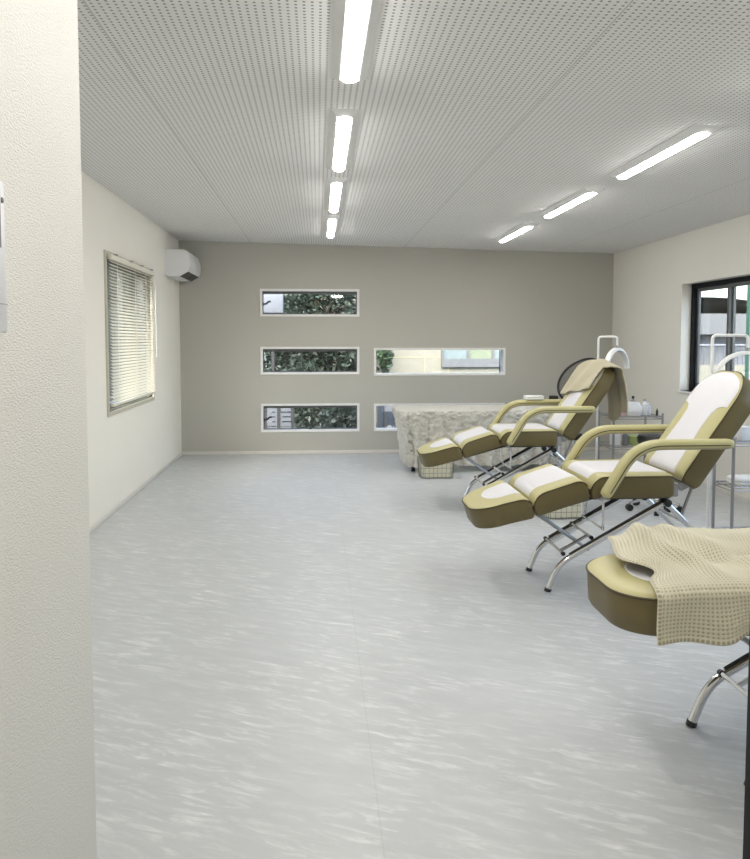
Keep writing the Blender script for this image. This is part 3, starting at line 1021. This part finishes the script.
# ------------------------------------------------------------------ towel over the back of the farthest bed
def back_towel():
    b = math.radians(55.0)
    cb_, sb_ = math.cos(b), math.sin(b)
    bx, bz = .725, .63
    BL = .715
    ax = Vector((cb_, 0, sb_)); nm = Vector((-sb_, 0, cb_))      # up the back, out of its front face
    O = Vector((bx, 0, bz))
    off = .034
    front = [O + ax * p + nm * off for p in (.40, .50, .60, .70)]
    top = [O + ax * (BL + .012) + nm * .012, O + ax * (BL + .022) + nm * -.05, O + ax * (BL + .012) + nm * -.11]
    r_ = O + ax * (BL - .03) + nm * -.165
    rear = [r_, r_ + Vector((.03, 0, -.08)), r_ + Vector((.045, 0, -.20)), r_ + Vector((.05, 0, -.30)), r_ + Vector((.045, 0, -.38))]
    path = sample_path(fillet(front + top + rear, .05, 5), .012)
    n = len(path)
    rows = []
    L = sum((path[i + 1] - path[i]).length for i in range(n - 1))
    nv = 46
    for k in range(nv + 1):
        t = k / nv
        v = -.268 + .56 * t
        row = []
        for i in range(n):
            f = i / (n - 1)
            p = path[i].copy()
            rear_w = sstep(.45, .75, f); fr_w = 1 - sstep(.0, .3, f)
            vv = v * (1.0 - .18 * rear_w)
            # the crown of the back is rounded: lower towards its sides
            crown = math.exp(-((f - .34) / .14) ** 2)
            p += ax * (-.06 * (abs(v) / .262) ** 3) * crown
            edge = max(0, abs(v) - .225)
            w = .012 * math.sin(v * 38 + f * 3) * rear_w + .006 * math.sin(v * 26 + 2) * fr_w
            p += Vector((1, 0, 0)) * w
            p += nm * (.010 * math.sin(v * 21 + f * 9)) * (1 - rear_w) + nm * .006
            if rear_w > 0:
                p.z += rear_w * (.10 * sstep(-.05, .26, -v) * (f - .45) * 1.2 - .03 * math.sin(v * 14))
            p += ax * fr_w * (-.09 * (t - .25))
            row.append((p.x, vv + .004, p.z))
        rows.append(row)
    o = MB().grid(rows).build('draped_towel', M['towel'], None, (1.27, 6.32, 0), smooth=180, normals=False)
    sm = o.modifiers.new('thick', 'SOLIDIFY'); sm.thickness = .008; sm.offset = 0
    tag(o, 'plain beige towel draped over the raised back of the farthest bed', 'towel')
back_towel()

def soft_stack(name, loc, sx, sy, layers, th, m, label, cat, rz=0.0, seed=1):
    o = None
    b = MB()
    rnd = random.Random(seed)
    for l in range(layers):
        z0 = l * th
        ns = 10
        jx, jy = rnd.uniform(-.006, .006), rnd.uniform(-.006, .006)
        rows = []
        for (sc, zz) in ((.94, 0), (1.0, .25), (1.0, .7), (.95, 1.0), (.6, 1.08), (.1, 1.1)):
            ring = []
            for k in range(32):
                t = 2 * PI * k / 32
                ct, st = math.cos(t), math.sin(t)
                ex = math.copysign(abs(ct) ** .35, ct); ey = math.copysign(abs(st) ** .35, st)
                wz = .25 * th * noise.noise(Vector((ct * 2 + seed, st * 2, l * 3))) if zz > .9 else 0
                ring.append((ex * sx * sc + jx, ey * sy * sc + jy, z0 + zz * th + wz))
            rows.append(ring)
        b.grid(rows, closed=True)
        b.add(rows[0], [list(range(32))]); b.add(rows[-1], [list(range(32))])
    o = b.build(name, m, None, loc, smooth=60)
    o.rotation_euler = (0, 0, rz)
    return tag(o, label, cat)
soft_stack('folded_cloth', (1.93, 6.672, .869), .085, .05, 2, .016, M['whitecloth'], 'folded white cloth lying on the far armrest of the farthest bed', 'cloth', .1, 3)

# ------------------------------------------------------------------ massage table and its fleece cover at the back
TX0, TX1, TY0, TY1, TZ = .86, 2.70, 7.92, 8.62, .635
mt = empty('massage_table', ((TX0 + TX1) / 2, (TY0 + TY1) / 2, 0))
tag(mt, 'massage table hidden under a cream pile cover by the back wall', 'table')
hx_, hy_ = (TX1 - TX0) / 2, (TY1 - TY0) / 2
MB().box((-hx_ + .03, -hy_ + .03, TZ - .08), (hx_ - .03, hy_ - .03, TZ - .008), bev=.02).build('padded_top', M['white_vinyl'], mt)
for sx in (-1, 1):
    for sy in (-1, 1):
        MB().box((sx * (hx_ - .15) - .02, sy * (hy_ - .08) - .02, 0), (sx * (hx_ - .15) + .02, sy * (hy_ - .08) + .02, TZ - .08), bev=.004).build('leg', M['black'], mt)
def fleece_cover():
    b = MB()
    n = 150
    # closed loop around the table top, draped skirt below
    loop = []
    R = .06
    def arc(cx, cy, a0):
        for k in range(9):
            t = a0 + PI / 2 * k / 8
            loop.append((cx + R * math.cos(t), cy + R * math.sin(t)))
    arc(hx_ - R, -hy_ + R, -PI / 2); arc(hx_ - R, hy_ - R, 0); arc(-hx_ + R, hy_ - R, PI / 2); arc(-hx_ + R, -hy_ + R, PI)
    loop = densify(loop, .010)
    m = len(loop)
    rows = []
    def pile(p, s):
        k = 1 - 2.4 * abs(noise.noise(Vector((p[0] * 17, p[1] * 17, p[2] * 22 + 5))))
        k2 = 1 - 2.4 * abs(noise.noise(Vector((p[0] * 38, p[1] * 38, p[2] * 44))))
        return (k * .011 + k2 * .007) * s
    for sc in [.03 + .955 * k / 34 for k in range(35)]:
        row = []
        for (x, y) in loop:
            px, py = x * sc, y * sc
            row.append((px, py, TZ + .012 + pile((px, py, 0), .8)))
        rows.append(row)
    depth = 60
    for k in range(depth + 1):
        f = k / depth
        row = []
        for i, (x, y) in enumerate(loop):
            # how far the cover hangs here: to the floor at the front left, shorter at the back left
            left = sstep(-hx_ + .12, -hx_ + .0, x)
            drop = TZ - .055
            ang = math.atan2(y, x)
            if x < -hx_ + .005 + R:
                back = sstep(-.25, .15, y)
                drop = (TZ - .05) * (1 - back) + .24 * back
            if y > hy_ - R: drop = .28
            drop += .02 * noise.noise(Vector((x * 6, y * 6, 1)))
            d = Vector((x, y)).normalized()
            nx, ny = (0, 0)
            ex = max(0, abs(x) - (hx_ - R)); ey = max(0, abs(y) - (hy_ - R))
            nv = Vector((math.copysign(ex, x), math.copysign(ey, y)))
            if nv.length > 0: nv.normalize()
            wave = .030 * f * math.sin(i * .33) + .018 * f * math.sin(i * .71 + 1)
            if f < .12:
                t = f / .12 * PI / 2
                out = .02 * math.sin(t); zz = TZ + .012 - .02 * (1 - math.cos(t)) - f * drop * .5
            else:
                out = .02 + wave; zz = TZ - .008 - .06 * drop - (f - .12) / .88 * (drop * .94 - .02)
            # the left end slants in below
            slant = .10 * f if x < -hx_ + R + .01 else 0
            px, py = x + nv.x * out + slant, y + nv.y * out
            q = pile((px, py, zz), 1.6)
            row.append((px + nv.x * q, py + nv.y * q, zz + q * .3))
        rows.append(row)
    b.grid(rows, closed=True)
    b.add(rows[0], [list(range(m))])
    o = b.build('fleece_cover', M['fleece'], None, ((TX0 + TX1) / 2, (TY0 + TY1) / 2, 0), smooth=180)
    tag(o, 'crinkled cream pile cover draped over the massage table to the floor', 'blanket')
fleece_cover()

# ------------------------------------------------------------------ wire baskets
def wire_basket(x, y, label, rz=0):
    o = empty('wire_basket', (x, y, 0), rz)
    tag(o, label, 'basket', 'lined wire baskets on the floor')
    a, c, h = .165, .12, .21
    def ring(z, r, flare):
        s = 1 + flare
        pts = []
        for (cx, cy, a0) in ((a - .04, -c + .04, -90), (a - .04, c - .04, 0), (-a + .04, c - .04, 90), (-a + .04, -c + .04, 180)):
            for k in range(5):
                t = math.radians(a0 + 90 * k / 4)
                pts.append(((cx + .04 * math.cos(t)) * s, (cy + .04 * math.sin(t)) * s, z))
        return pts + [pts[0]]
    w = MB()
    for i in range(5):
        z = .006 + (h - .006) * i / 4
        w.tube(ring(z, 0, .10 * z / h), 0.0022 if i < 4 else .0035, 6)
    lo = densify([(p[0], p[1]) for p in ring(0, 0, 0)[:-1]], .045)
    for (px, py) in lo:
        w.tube([(px, py, .006), (px * 1.10, py * 1.10, h)], .0018, 5)
    for k in range(6):
        xx = -a + .03 + (2 * a - .06) * k / 5
        w.tube([(xx, -c + .005, .006), (xx, c - .005, .006)], .0026, 5)
    w.build('wire_frame', M['wire'], o)
    ln = MB(); rows = []
    for (s, z) in ((.2, .012), (.93, .012), (.96, .03), (1.04, h - .01), (1.10, h + .012), (1.12, h + .002)):
        rows.append([(p[0] * s * .97, p[1] * s * .97, z) for p in ring(0, 0, 0)[:-1]])
    ln.grid(rows, closed=True); ln.add(rows[0], [list(range(len(rows[0])))])
    ln.build('liner', M['liner'], o, smooth=50)
wire_basket(1.20, 7.66, 'cream lined wire basket below the foot of the farthest bed')
wire_basket(1.93, 5.86, 'cream lined wire basket behind the middle bed, below its leg rest')

# ------------------------------------------------------------------ arched lamps
def arch_lamp(x, y, arm, rz, hrot, label, hgt=1.43):
    o = empty('arch_lamp', (x, y, 0))
    tag(o, label, 'lamp', 'white arched lamps on tall poles')
    MB().lathe([(.10, 0), (.10, .012), (.09, .02), (.03, .03), (.02, .05)], seg=32).build('base', M['lamp'], o)
    d = Vector((math.cos(rz), math.sin(rz), 0))
    pts = fillet([Vector((0, 0, .03)), Vector((0, 0, hgt)), Vector((0, 0, hgt)) + d * arm, Vector((0, 0, hgt - .10)) + d * arm], [.03, .03], 6)
    MB().tube(pts, .0105, 10).build('pole', M['lamp'], o, smooth=60)
    e = d * arm + Vector((0, 0, hgt - .10))
    MB().tube([e + Vector((0, 0, .02)), e + Vector((0, 0, -.012))], .014, 10).build('joint', M['steel'], o)
    # half-moon head
    HD = Vector((math.cos(hrot), math.sin(hrot), 0)); HS = Vector((-math.sin(hrot), math.cos(hrot), 0))
    rows = []
    n = 22
    for k in range(n + 1):
        t = PI * k / n
        c = e + Vector((0, 0, -.197)) + HD * (-math.cos(t) * .205) + Vector((0, 0, math.sin(t) * .185))
        nr = (HD * (-math.cos(t) * .185) + Vector((0, 0, math.sin(t) * .205))).normalized()
        s = HS
        w, th = .026, .011
        if k in (0, n): w *= .85
        row = []
        for (aa, bb) in ((-1, -1), (1, -1), (1, .3), (.7, 1), (-.7, 1), (-1, .3)):
            row.append(c + s * aa * w + nr * bb * th)
        rows.append(row)
    m = MB().grid(rows, closed=True); m.add(rows[0], [[0, 1, 2, 3, 4, 5]]); m.add(rows[-1], [[0, 1, 2, 3, 4, 5]])
    hd = m.build('arch_head', M['lamp'], o, smooth=50)
    rows2 = []
    for k in range(1, n):
        t = PI * k / n
        c = e + Vector((0, 0, -.197)) + HD * (-math.cos(t) * .205) + Vector((0, 0, math.sin(t) * .185))
        nr = (HD * (-math.cos(t) * .185) + Vector((0, 0, math.sin(t) * .205))).normalized()
        rows2.append([c - HS * .018 - nr * .0125, c + HS * .018 - nr * .0125, c + HS * .018 - nr * .0105, c - HS * .018 - nr * .0105])
    MB().grid(rows2, closed=True).build('light_strip', M['housing'], hd)
    return o
arch_lamp(2.548, 6.76,   .165, math.radians(-12), math.radians(42), 'white arched lamp on a pole behind the towel-draped bed back')
arch_lamp(2.552, 4.76, .24, 0, math.radians(-10), 'white arched lamp on a pole behind the middle bed, before the right window')

# ------------------------------------------------------------------ trolleys
def trolley(x0, x1, y0, y1, shelves, label):
    o = empty('trolley', ((x0 + x1) / 2, (y0 + y1) / 2, 0))
    tag(o, label, 'trolley', 'steel wire trolleys')
    a, c = (x1 - x0) / 2, (y1 - y0) / 2
    for sx in (-1, 1):
        for sy in (-1, 1):
            p = MB().tube([(sx * a, sy * c, .055), (sx * a, sy * c, shelves[-1] + .03)], .0105, 10).build('post', M['steel'], o)
            w = MB().tube([(sx * a, sy * c - .012, .03), (sx * a, sy * c + .012, .03)], .03, 14).build('caster', M['black'], o)
    for z in shelves:
        s = MB()
        s.tube([(-a, -c, z), (a, -c, z)], .005, 8); s.tube([(-a, c, z), (a, c, z)], .005, 8)
        s.tube([(-a, -c, z), (-a, c, z)], .005, 8); s.tube([(a, -c, z), (a, c, z)], .005, 8)
        s.tube([(-a, -c, z - .022), (a, -c, z - .022)], .004, 8); s.tube([(-a, c, z - .022), (a, c, z - .022)], .004, 8)
        s.tube([(-a, -c, z - .022), (-a, c, z - .022)], .004, 8); s.tube([(a, -c, z - .022), (a, c, z - .022)], .004, 8)
        k = 13
        for i in range(1, k):
            xx = -a + 2 * a * i / k
            s.tube([(xx, -c, z), (xx, c, z)], .0025, 5)
        s.build('wire_shelf', M['steel'], o)
    return o
C1 = (2.665, 3.12, 6.66, 7.02)
trolley(*C1, (.14, .43, .705), 'steel three-tier trolley full of supplies behind the farthest bed')
C2 = (2.642, 3.09, 4.63, 4.86)
trolley(*C2, (.14, .455, .745), 'steel three-tier trolley at the right picture edge behind the middle bed')

def bottle(x, y, z, r, h, m, label, cap=None, name='bottle', cat='bottle', group='bottles on the back trolley'):
    o = empty(name, (x, y, z))
    tag(o, label, cat, group)
    MB().lathe([(r * .9, 0), (r, .006), (r, h * .68), (r * .45, h * .8), (r * .4, h * .86)], seg=18).build('body', m, o)
    MB().lathe([(r * .48, h * .86), (r * .48, h * .98), (r * .3, h)], seg=14).build('cap', cap or M['trim'], o)
    return o
def carton(x, y, z, d, m, label, name='box', cat='box', rz=0, lid=None):
    o = empty(name, (x, y, z), rz)
    tag(o, label, cat)
    MB().box((-d[0] / 2, -d[1] / 2, 0), (d[0] / 2, d[1] / 2, d[2]), bev=.005).build('body', m, o)
    if lid: MB().box((-d[0] / 2 - .003, -d[1] / 2 - .003, d[2] * .72), (d[0] / 2 + .003, d[1] / 2 + .003, d[2] + .003), bev=.004).build('lid', lid, o)
    return o
def bag(x, y, z, sx, sy, sz, m, label, seed):
    rows = []
    for i in range(13):
        f = i / 12
        zz = sz * f
        ring = []
        for k in range(36):
            t = 2 * PI * k / 36
            ct, st = math.cos(t), math.sin(t)
            ex = math.copysign(abs(ct) ** .55, ct); ey = math.copysign(abs(st) ** .55, st)
            sc = .86 + .14 * math.sin(PI * min(1, f * 1.3)) - .5 * max(0, f - .7)
            w = .10 * noise.noise(Vector((ct * 2.2 + seed, st * 2.2, f * 4))) + .05 * noise.noise(Vector((ct * 6, st * 6 + seed, f * 8)))
            ring.append((ex * sx * (sc + w), ey * sy * (sc + w), zz + (.10 * sz * noise.noise(Vector((ct * 3, st * 3, seed))) if f > .6 else 0)))
        rows.append(ring)
    b = MB().grid(rows, closed=True)
    b.add(rows[0], [list(range(36))]); b.add(rows[-1], [list(range(36))])
    o = b.build('plastic_bag', m, None, (x, y, z), smooth=35)
    return tag(o, label, 'bag')
Z1 = .7105
carton(2.735, 6.74, Z1, (.11, .09, .09), M['pink'], 'pink carton with white lid at the left end of the back trolley top', lid=M['packwhite'])
bag(2.875, 6.76, Z1, .085, .06, .12, M['packwhite'], 'crumpled white plastic bag on the back trolley top', 4)
bottle(2.925, 6.86, Z1, .024, .17, M['greyplastic'], 'slim grey bottle behind the white bag on the back trolley', M['black'])
bottle(2.992, 6.76, Z1, .026, .15, M['packwhite'], 'white bottle right of the plastic bag on the back trolley', M['greyplastic'])
bottle(3.03, 6.78, Z1, .030, .11, M['cupwhite'], 'short white jar near the right end of the back trolley top')
bottle(2.86, 6.93, Z1, .022, .18, M['packwhite'], 'tall white bottle farthest back on the back trolley top', M['greyplastic'])
bottle(3.085, 6.70, Z1, .010, .065, M['black'], 'tiny dark vial on the right corner of the back trolley top', M['black'])
Z2 = .4355
carton(2.72, 6.76, Z2, (.075, .075, .16), M['packwhite'], 'tall white carton on the middle shelf of the back trolley')
bottle(2.80, 6.72, Z2, .03, .14, M['screen'], 'dark grey bottle on the middle shelf of the back trolley', M['packwhite'])
bw = empty('bowl', (2.90, 6.76, Z2)); tag(bw, 'pale green bowl on the middle shelf of the back trolley', 'bowl')
MB().lathe([(.05, 0), (.055, .006), (.075, .05), (.085, .085), (.081, .085), (.07, .05), (.05, .012)], seg=28).build('body', M['green'], bw)
MB().lathe([(.0855, .080), (.0885, .083), (.0885, .088), (.083, .088)], seg=28).build('rim', M['green'], bw)
carton(2.78, 6.78, .1455, (.15, .14, .12), M['greyplastic'], 'grey storage box on the bottom shelf of the back trolley')
Z3 = .7505
o = empty('cup', (2.745, 4.70, Z3)); tag(o, 'clear white square cup on the trolley at the right edge', 'cup')
MB().box((-.03, -.03, 0), (.03, .03, .085), bev=.008).build('body', M['cupwhite'], o)
MB().box((-.033, -.033, .083), (.033, .033, .092), bev=.004).build('rim', M['trim'], o)
bottle(2.70, 4.775, Z3, .022, .07, M['pink'], 'small pink jar on the trolley at the right edge', M['pink'], 'jar', 'jar', None)
soft_stack('folded_towel', (2.86, 4.745, .4605), .16, .09, 2, .022, M['whitecloth'], 'folded white towel on the middle shelf of the right edge trolley', 'towel', .05, 8)

# ------------------------------------------------------------------ rolling stool and black mesh chair
def star_base(o, R, zpost, n=5, ph=.3):
    for k in range(n):
        t = ph + 2 * PI * k / n
        d = Vector((math.cos(t), math.sin(t), 0))
        MB().tube([Vector((0, 0, .10)), d * R * .6 + Vector((0, 0, .085)), d * R + Vector((0, 0, .065))], [.016, .013, .011], 8).build('foot', M['chrome'], o)
        q = d * R; s = Vector((-d.y, d.x, 0))
        MB().tube([q - s * .018 + Vector((0, 0, .028)), q + s * .018 + Vector((0, 0, .028))], .028, 14).build('caster', M['black'], o)
    MB().tube([(0, 0, .08), (0, 0, zpost)], .019, 12).build('post', M['chrome'], o)
st = empty('rolling_stool', (2.75, 6.0, 0))
tag(st, 'black round stool on casters between the far and middle beds', 'stool')
star_base(st, .205, .56, 5, PI)
MB().lathe([(.05, .545), (.125, .55), (.137, .565), (.14, .60), (.128, .622), (.08, .63), (.01, .631)], seg=36).build('seat', M['black'], st)
ch = empty('mesh_chair', (2.335, 7.17, 0))
tag(ch, 'black mesh-back chair behind the towel-draped bed', 'chair')
star_base(ch, .20, .45, 5, .5)
MB().box((-.19, -.19, .45), (.19, .19, .51), bev=.025).build('seat', M['black'], ch)
loop = []
tl = math.radians(28)
for k in range(41):
    t = 2 * PI * k / 40
    a_, b_ = .20 * math.cos(t), .205 * math.sin(t)
    loop.append(Vector((a_ + (b_ + .22) * math.sin(tl) * .75 + .06, -.20 + .05 * (a_ / .2) ** 2, 1.02 + b_)))
bf = MB().tube(loop, .011, 8, cap=False).build('back_frame', M['black'], ch, smooth=80)
cen = sum(loop[:-1], Vector()) / 40
mrows = [[cen + (p - cen) * s for p in loop[:-1]] for s in (.98, .6, .2)]
MB().grid(mrows, closed=True).add([p + Vector((0, .002, 0)) for p in mrows[2]], [list(range(40))]).build('mesh_back', M['mesh'], ch)
MB().tube(fillet([(0, -.15, .47), (.02, -.225, .50), (.07, -.205, .82)], .05), .014, 8).build('back_post', M['black'], ch)
MB().box((-.17, -.225, .80), (-.09, -.17, .88), bev=.012).build('armrest_joint', M['black'], ch)

# ------------------------------------------------------------------ outside
GZ = -.45
tag(MB().box((-25, YB + .4, GZ - .1), (30, 45, GZ)).build('ground', M['ground'], smooth=0), kind='structure')
tag(MB().box((XR + .4, -10, GZ - .1), (30, YB + .4, GZ)).build('ground', M['ground'], smooth=0), kind='structure')
tag(MB().box((-25, -10, GZ - .1), (XL - .4, YB + .4, GZ)).build('ground', M['ground'], smooth=0), kind='structure')

def tree(x, y, z0, r, h, nleaf, m, label, seed, flat=1.0, zc_=.52, zh=.5, cat='tree', name='tree'):
    o = empty(name, (x, y, z0)); tag(o, label, cat)
    rnd = random.Random(seed)
    q_ = min(1, r / .8)
    t = MB().tube([(0, 0, 0), (.03 * q_, .02 * q_, h * .3), (-.02, 0, h * .75)], [.07 * q_, .055 * q_, .02 * q_], 8)
    for k in range(6):
        a = k * 1.05
        t.tube([(0, 0, h * (.2 + .08 * k)), (math.cos(a) * r * .6, math.sin(a) * r * .5, h * (.35 + .08 * k))], [.025 * q_, .008 * q_], 6)
    t.build('trunk', M['bark'], o)
    f = MB()
    clumps = []
    for k in range(70):
        while True:
            p = Vector((rnd.uniform(-1, 1), rnd.uniform(-1, 1), rnd.uniform(-1, 1)))
            if p.length < 1: break
        clumps.append(Vector((p.x * r, p.y * r * flat, h * zc_ + p.z * h * zh)))
    for k in range(nleaf):
        c = rnd.choice(clumps)
        p = c + Vector((rnd.gauss(0, .14 * q_), rnd.gauss(0, .14 * q_), rnd.gauss(0, .12 * q_ ** .5)))
        if p.z < .05: continue
        l = rnd.uniform(.035, .075); w = l * .42
        d = Vector((rnd.gauss(0, 1), rnd.gauss(0, 1), rnd.gauss(-.3, .7))).normalized()
        s = d.cross(Vector((rnd.gauss(0, 1), rnd.gauss(0, 1), rnd.gauss(0, 1)))).normalized()
        f.add([p - d * l, p + s * w, p + d * l, p - s * w], [[0, 1, 2, 3]])
    f.build('foliage', m, o, smooth=0, normals=False)
tree(-.02, 13.6, GZ, .95, 3.4, 26000, M['leaf'], 'dense green tree outside the three stacked windows', 5, .6)
tree(1.02, 11.8, GZ, .13, 2.2, 1700, M['leafpale'], 'slim bright shrub outside at the left end of the wide window', 9, .8, .82, .18)
tree(.42, 11.6, GZ, .36, .95, 5000, M['leaf'], 'low dark bush outside the lowest left window', 19, .8, .5, .45, 'bush', 'bush')

h = empty('neighbour_house', (-1.35, 16.5, GZ)); tag(h, 'white house with grey eaves outside the left windows', 'house')
MB().box((-2.4, 0, 0), (.55, 4, 5.2)).build('wall', M['whitehouse'], h, smooth=0)
MB().box((-2.6, -.45, 3.25), (.75, 4, 3.40)).build('eave', M['roof'], h, smooth=0)
wd = MB().box((-.1, -.04, .6), (.4, 0, 1.7)).build('window', M['roof'], h, smooth=0)
MB().box((-.06, -.05, .65), (.36, -.03, 1.65)).build('pane', M['pane_blue'], wd, smooth=0)
y_ = empty('far_house', (.2, 22, GZ)); tag(y_, 'pale yellow house far behind the tree outside', 'house')
MB().box((-1.3, 0, 0), (1.2, 4, 6)).build('wall', M['creamhouse'], y_, smooth=0)
MB().box((-1.4, -.3, 5.0), (1.3, 4, 5.2)).build('eave', M['roof'], y_, smooth=0)
ob = empty('equipment_box', (-.72, 12.2, GZ)); tag(ob, 'white metal box on a post outside the topmost window', 'box')
MB().box((-.17, 0, 2.28), (.17, .3, 2.68), bev=.01).build('body', M['whitehouse'], ob)
MB().tube([(0, .15, 0), (0, .15, 2.3)], .03, 10).build('post', M['roof'], ob)
g = empty('slatted_gate', (-.55, 12.0, GZ)); tag(g, 'grey slatted gate outside the lowest left window', 'gate')
for k in range(13):
    MB().box((-.25, -.01, .05 + k * .075), (.12, .01, .105 + k * .075)).build('slat', M['whitehouse'], g, smooth=0)
for xx in (-.28, -.07, .15):
    MB().box((xx - .025, -.02, 0), (xx + .025, .02, 1.05)).build('post', M['roof'], g, smooth=0)
mb_ = empty('crate', (-.22, 12.0, GZ)); tag(mb_, 'small white and orange crate on the ground outside the lowest window', 'crate')
MB().box((-.08, 0, 0), (.08, .3, .36), bev=.008).build('white_half', M['signwhite'], mb_)
MB().box((.08, 0, 0), (.2, .3, .36), bev=.008).build('orange_half', M['orange'], mb_)

cbld = empty('cream_building', (1.3, 14.2, GZ)); tag(cbld, 'bright cream building outside the wide right windows', 'building')
MB().box((0, 0, 0), (3.6, 5, 6)).build('wall', M['creamhouse'], cbld, smooth=0)
seams = MB()
for xx in (.7, 1.15): seams.box((xx, -.006, 0), (xx + .012, 0, 6))
seams.box((0, -.006, 1.52), (3.6, 0, 1.532))
seams.build('panel_joint', M['under'], cbld, smooth=0)
fr = MB()
for lo, hi in (((1.02, -.06, 1.34), (2.60, 0, 1.50)), ((1.02, -.06, 1.50), (1.06, 0, 2.5)), ((1.50, -.06, 1.50), (1.54, 0, 2.5)), ((1.98, -.06, 1.50), (2.03, 0, 2.5)), ((2.44, -.06, 1.50), (2.50, 0, 2.5)), ((1.02, -.06, 2.46), (2.60, 0, 2.5))):
    fr.box(lo, hi)
wf = fr.build('window', M['greyhouse'], cbld, smooth=0)
for (xa_, xb_, mm_) in ((1.06, 1.50, 'pane_blue'), (1.54, 1.98, 'pane_green'), (2.03, 2.44, 'pane_blue')):
    MB().box((xa_, -.03, 1.50), (xb_, -.01, 2.46)).build('pane', M[mm_], wf, smooth=0)
sg = empty('signboard', (1.24, 13.0, GZ)); tag(sg, 'dark navy signboard with white emblem outside the low right window', 'sign')
MB().box((-.20, 0, .10), (.30, .04, .62)).build('board', M['signdark'], sg, smooth=0)
MB().box((-.22, -.01, 0), (-.14, .05, 1.2)).build('post', M['signdark'], sg, smooth=0)
em = MB()
em.tube([(-.015, -.004, .34), (-.015, .0, .34)], .045, 20)
for k, (w_, h_) in enumerate(((.018, .05), (.014, .036), (.02, .036), (.014, .05), (.018, .036), (.02, .036))):
    xx = .05 + k * .036
    em.box((xx, -.004, .32), (xx + w_, 0, .32 + h_))
em.build('emblem', M['signwhite'], sg, smooth=0)
MB().box((-.14, .01, .62), (.30, .03, .78)).build('upper_panel', M['whitehouse'], sg, smooth=0)
pb = empty('pink_banner', (2.05, 12.6, GZ)); tag(pb, 'pink banner outside showing above the massage table cover', 'banner')
MB().box((-.22, 0, .55), (.22, .02, .85)).build('cloth', M['pinksign'], pb, smooth=0)
for xx in (-.22, .22):
    MB().tube([(xx, .01, 0), (xx, .01, .87)], .012, 8).build('pole', M['signwhite'], pb)

gh = empty('grey_building', (10.9, 20.0, GZ)); tag(gh, 'grey building with white curved roof outside the right window', 'building')
MB().box((-2.4, 0, 0), (1.6, 4, 2.0)).build('wall', M['whitehouse'], gh, smooth=0)
MB().box((-2.6, -.5, 2.0), (1.8, 4, 2.55)).build('eave', M['greyhouse'], gh, smooth=0)
rows = []
for k in range(13):
    t_ = k / 12
    zz = 2.56 + .42 * math.sin(PI * (.25 + .70 * t_))
    rows.append([(-2.2 + 4.1 * t_, -.6, zz), (-2.2 + 4.1 * t_, 4, zz)])
MB().grid(rows).grid([[(p[0], p[1], p[2] - .12) for p in r] for r in rows]).build('roof', M['signwhite'], gh)
MB().box((-1.3, -.05, 1.1), (-.1, 0, 1.5)).build('window', M['greyhouse'], gh, smooth=0)
rl = empty('railing', (9.6, 17.6, GZ)); tag(rl, 'pale railing on a cream wall in front of the grey building', 'railing')
MB().tube([(-2.4, 0, 1.72), (1.6, 0, 1.72)], .03, 8).build('top_bar', M['whitehouse'], rl)
for k in range(34):
    MB().tube([(-2.4 + k * .12, 0, 1.2), (-2.4 + k * .12, 0, 1.72)], .014, 6).build('baluster', M['greyhouse'], rl)
MB().box((-2.4, -.06, 0), (1.6, .06, 1.25)).build('plinth', M['creamhouse'], rl, smooth=0)
nt_ = empty('scaffold_net', (7.12, 12.2, GZ)); tag(nt_, 'green scaffold netting outside the right half of the right window', 'netting')
rows = [[(x_ * .1, .06 * math.sin(x_ * 1.3), z_) for z_ in (0, 1.5, 3, 4.5)] for x_ in range(0, 30)]
MB().grid(rows).grid([[(p[0], p[1] + .01, p[2]) for p in r] for r in rows]).build('sheet', M['tealnet'], nt_)
for xx in (.02, .26, 1.4):
    MB().tube([(xx, -.11, 0), (xx, -.11, 4.6)], .03, 8).build('pole', M['steel'], nt_)
for z_ in (1.05, 2.1, 3.2):
    MB().tube([(0, -.15, z_), (2.9, -.15, z_)], .022, 8).build('ledger', M['steel'], nt_)
ga = empty('garage', (-4.6, 17.0, GZ)); tag(ga, 'white garage with a dark roof outside the blind-covered left window', 'building')
MB().box((-4, -7, 0), (0, 8, 2.75)).build('wall', M['signwhite'], ga, smooth=0)
MB().box((-4.2, -7.2, 2.75), (.25, 8.2, 3.9)).build('roof', M['roof'], ga, smooth=0)
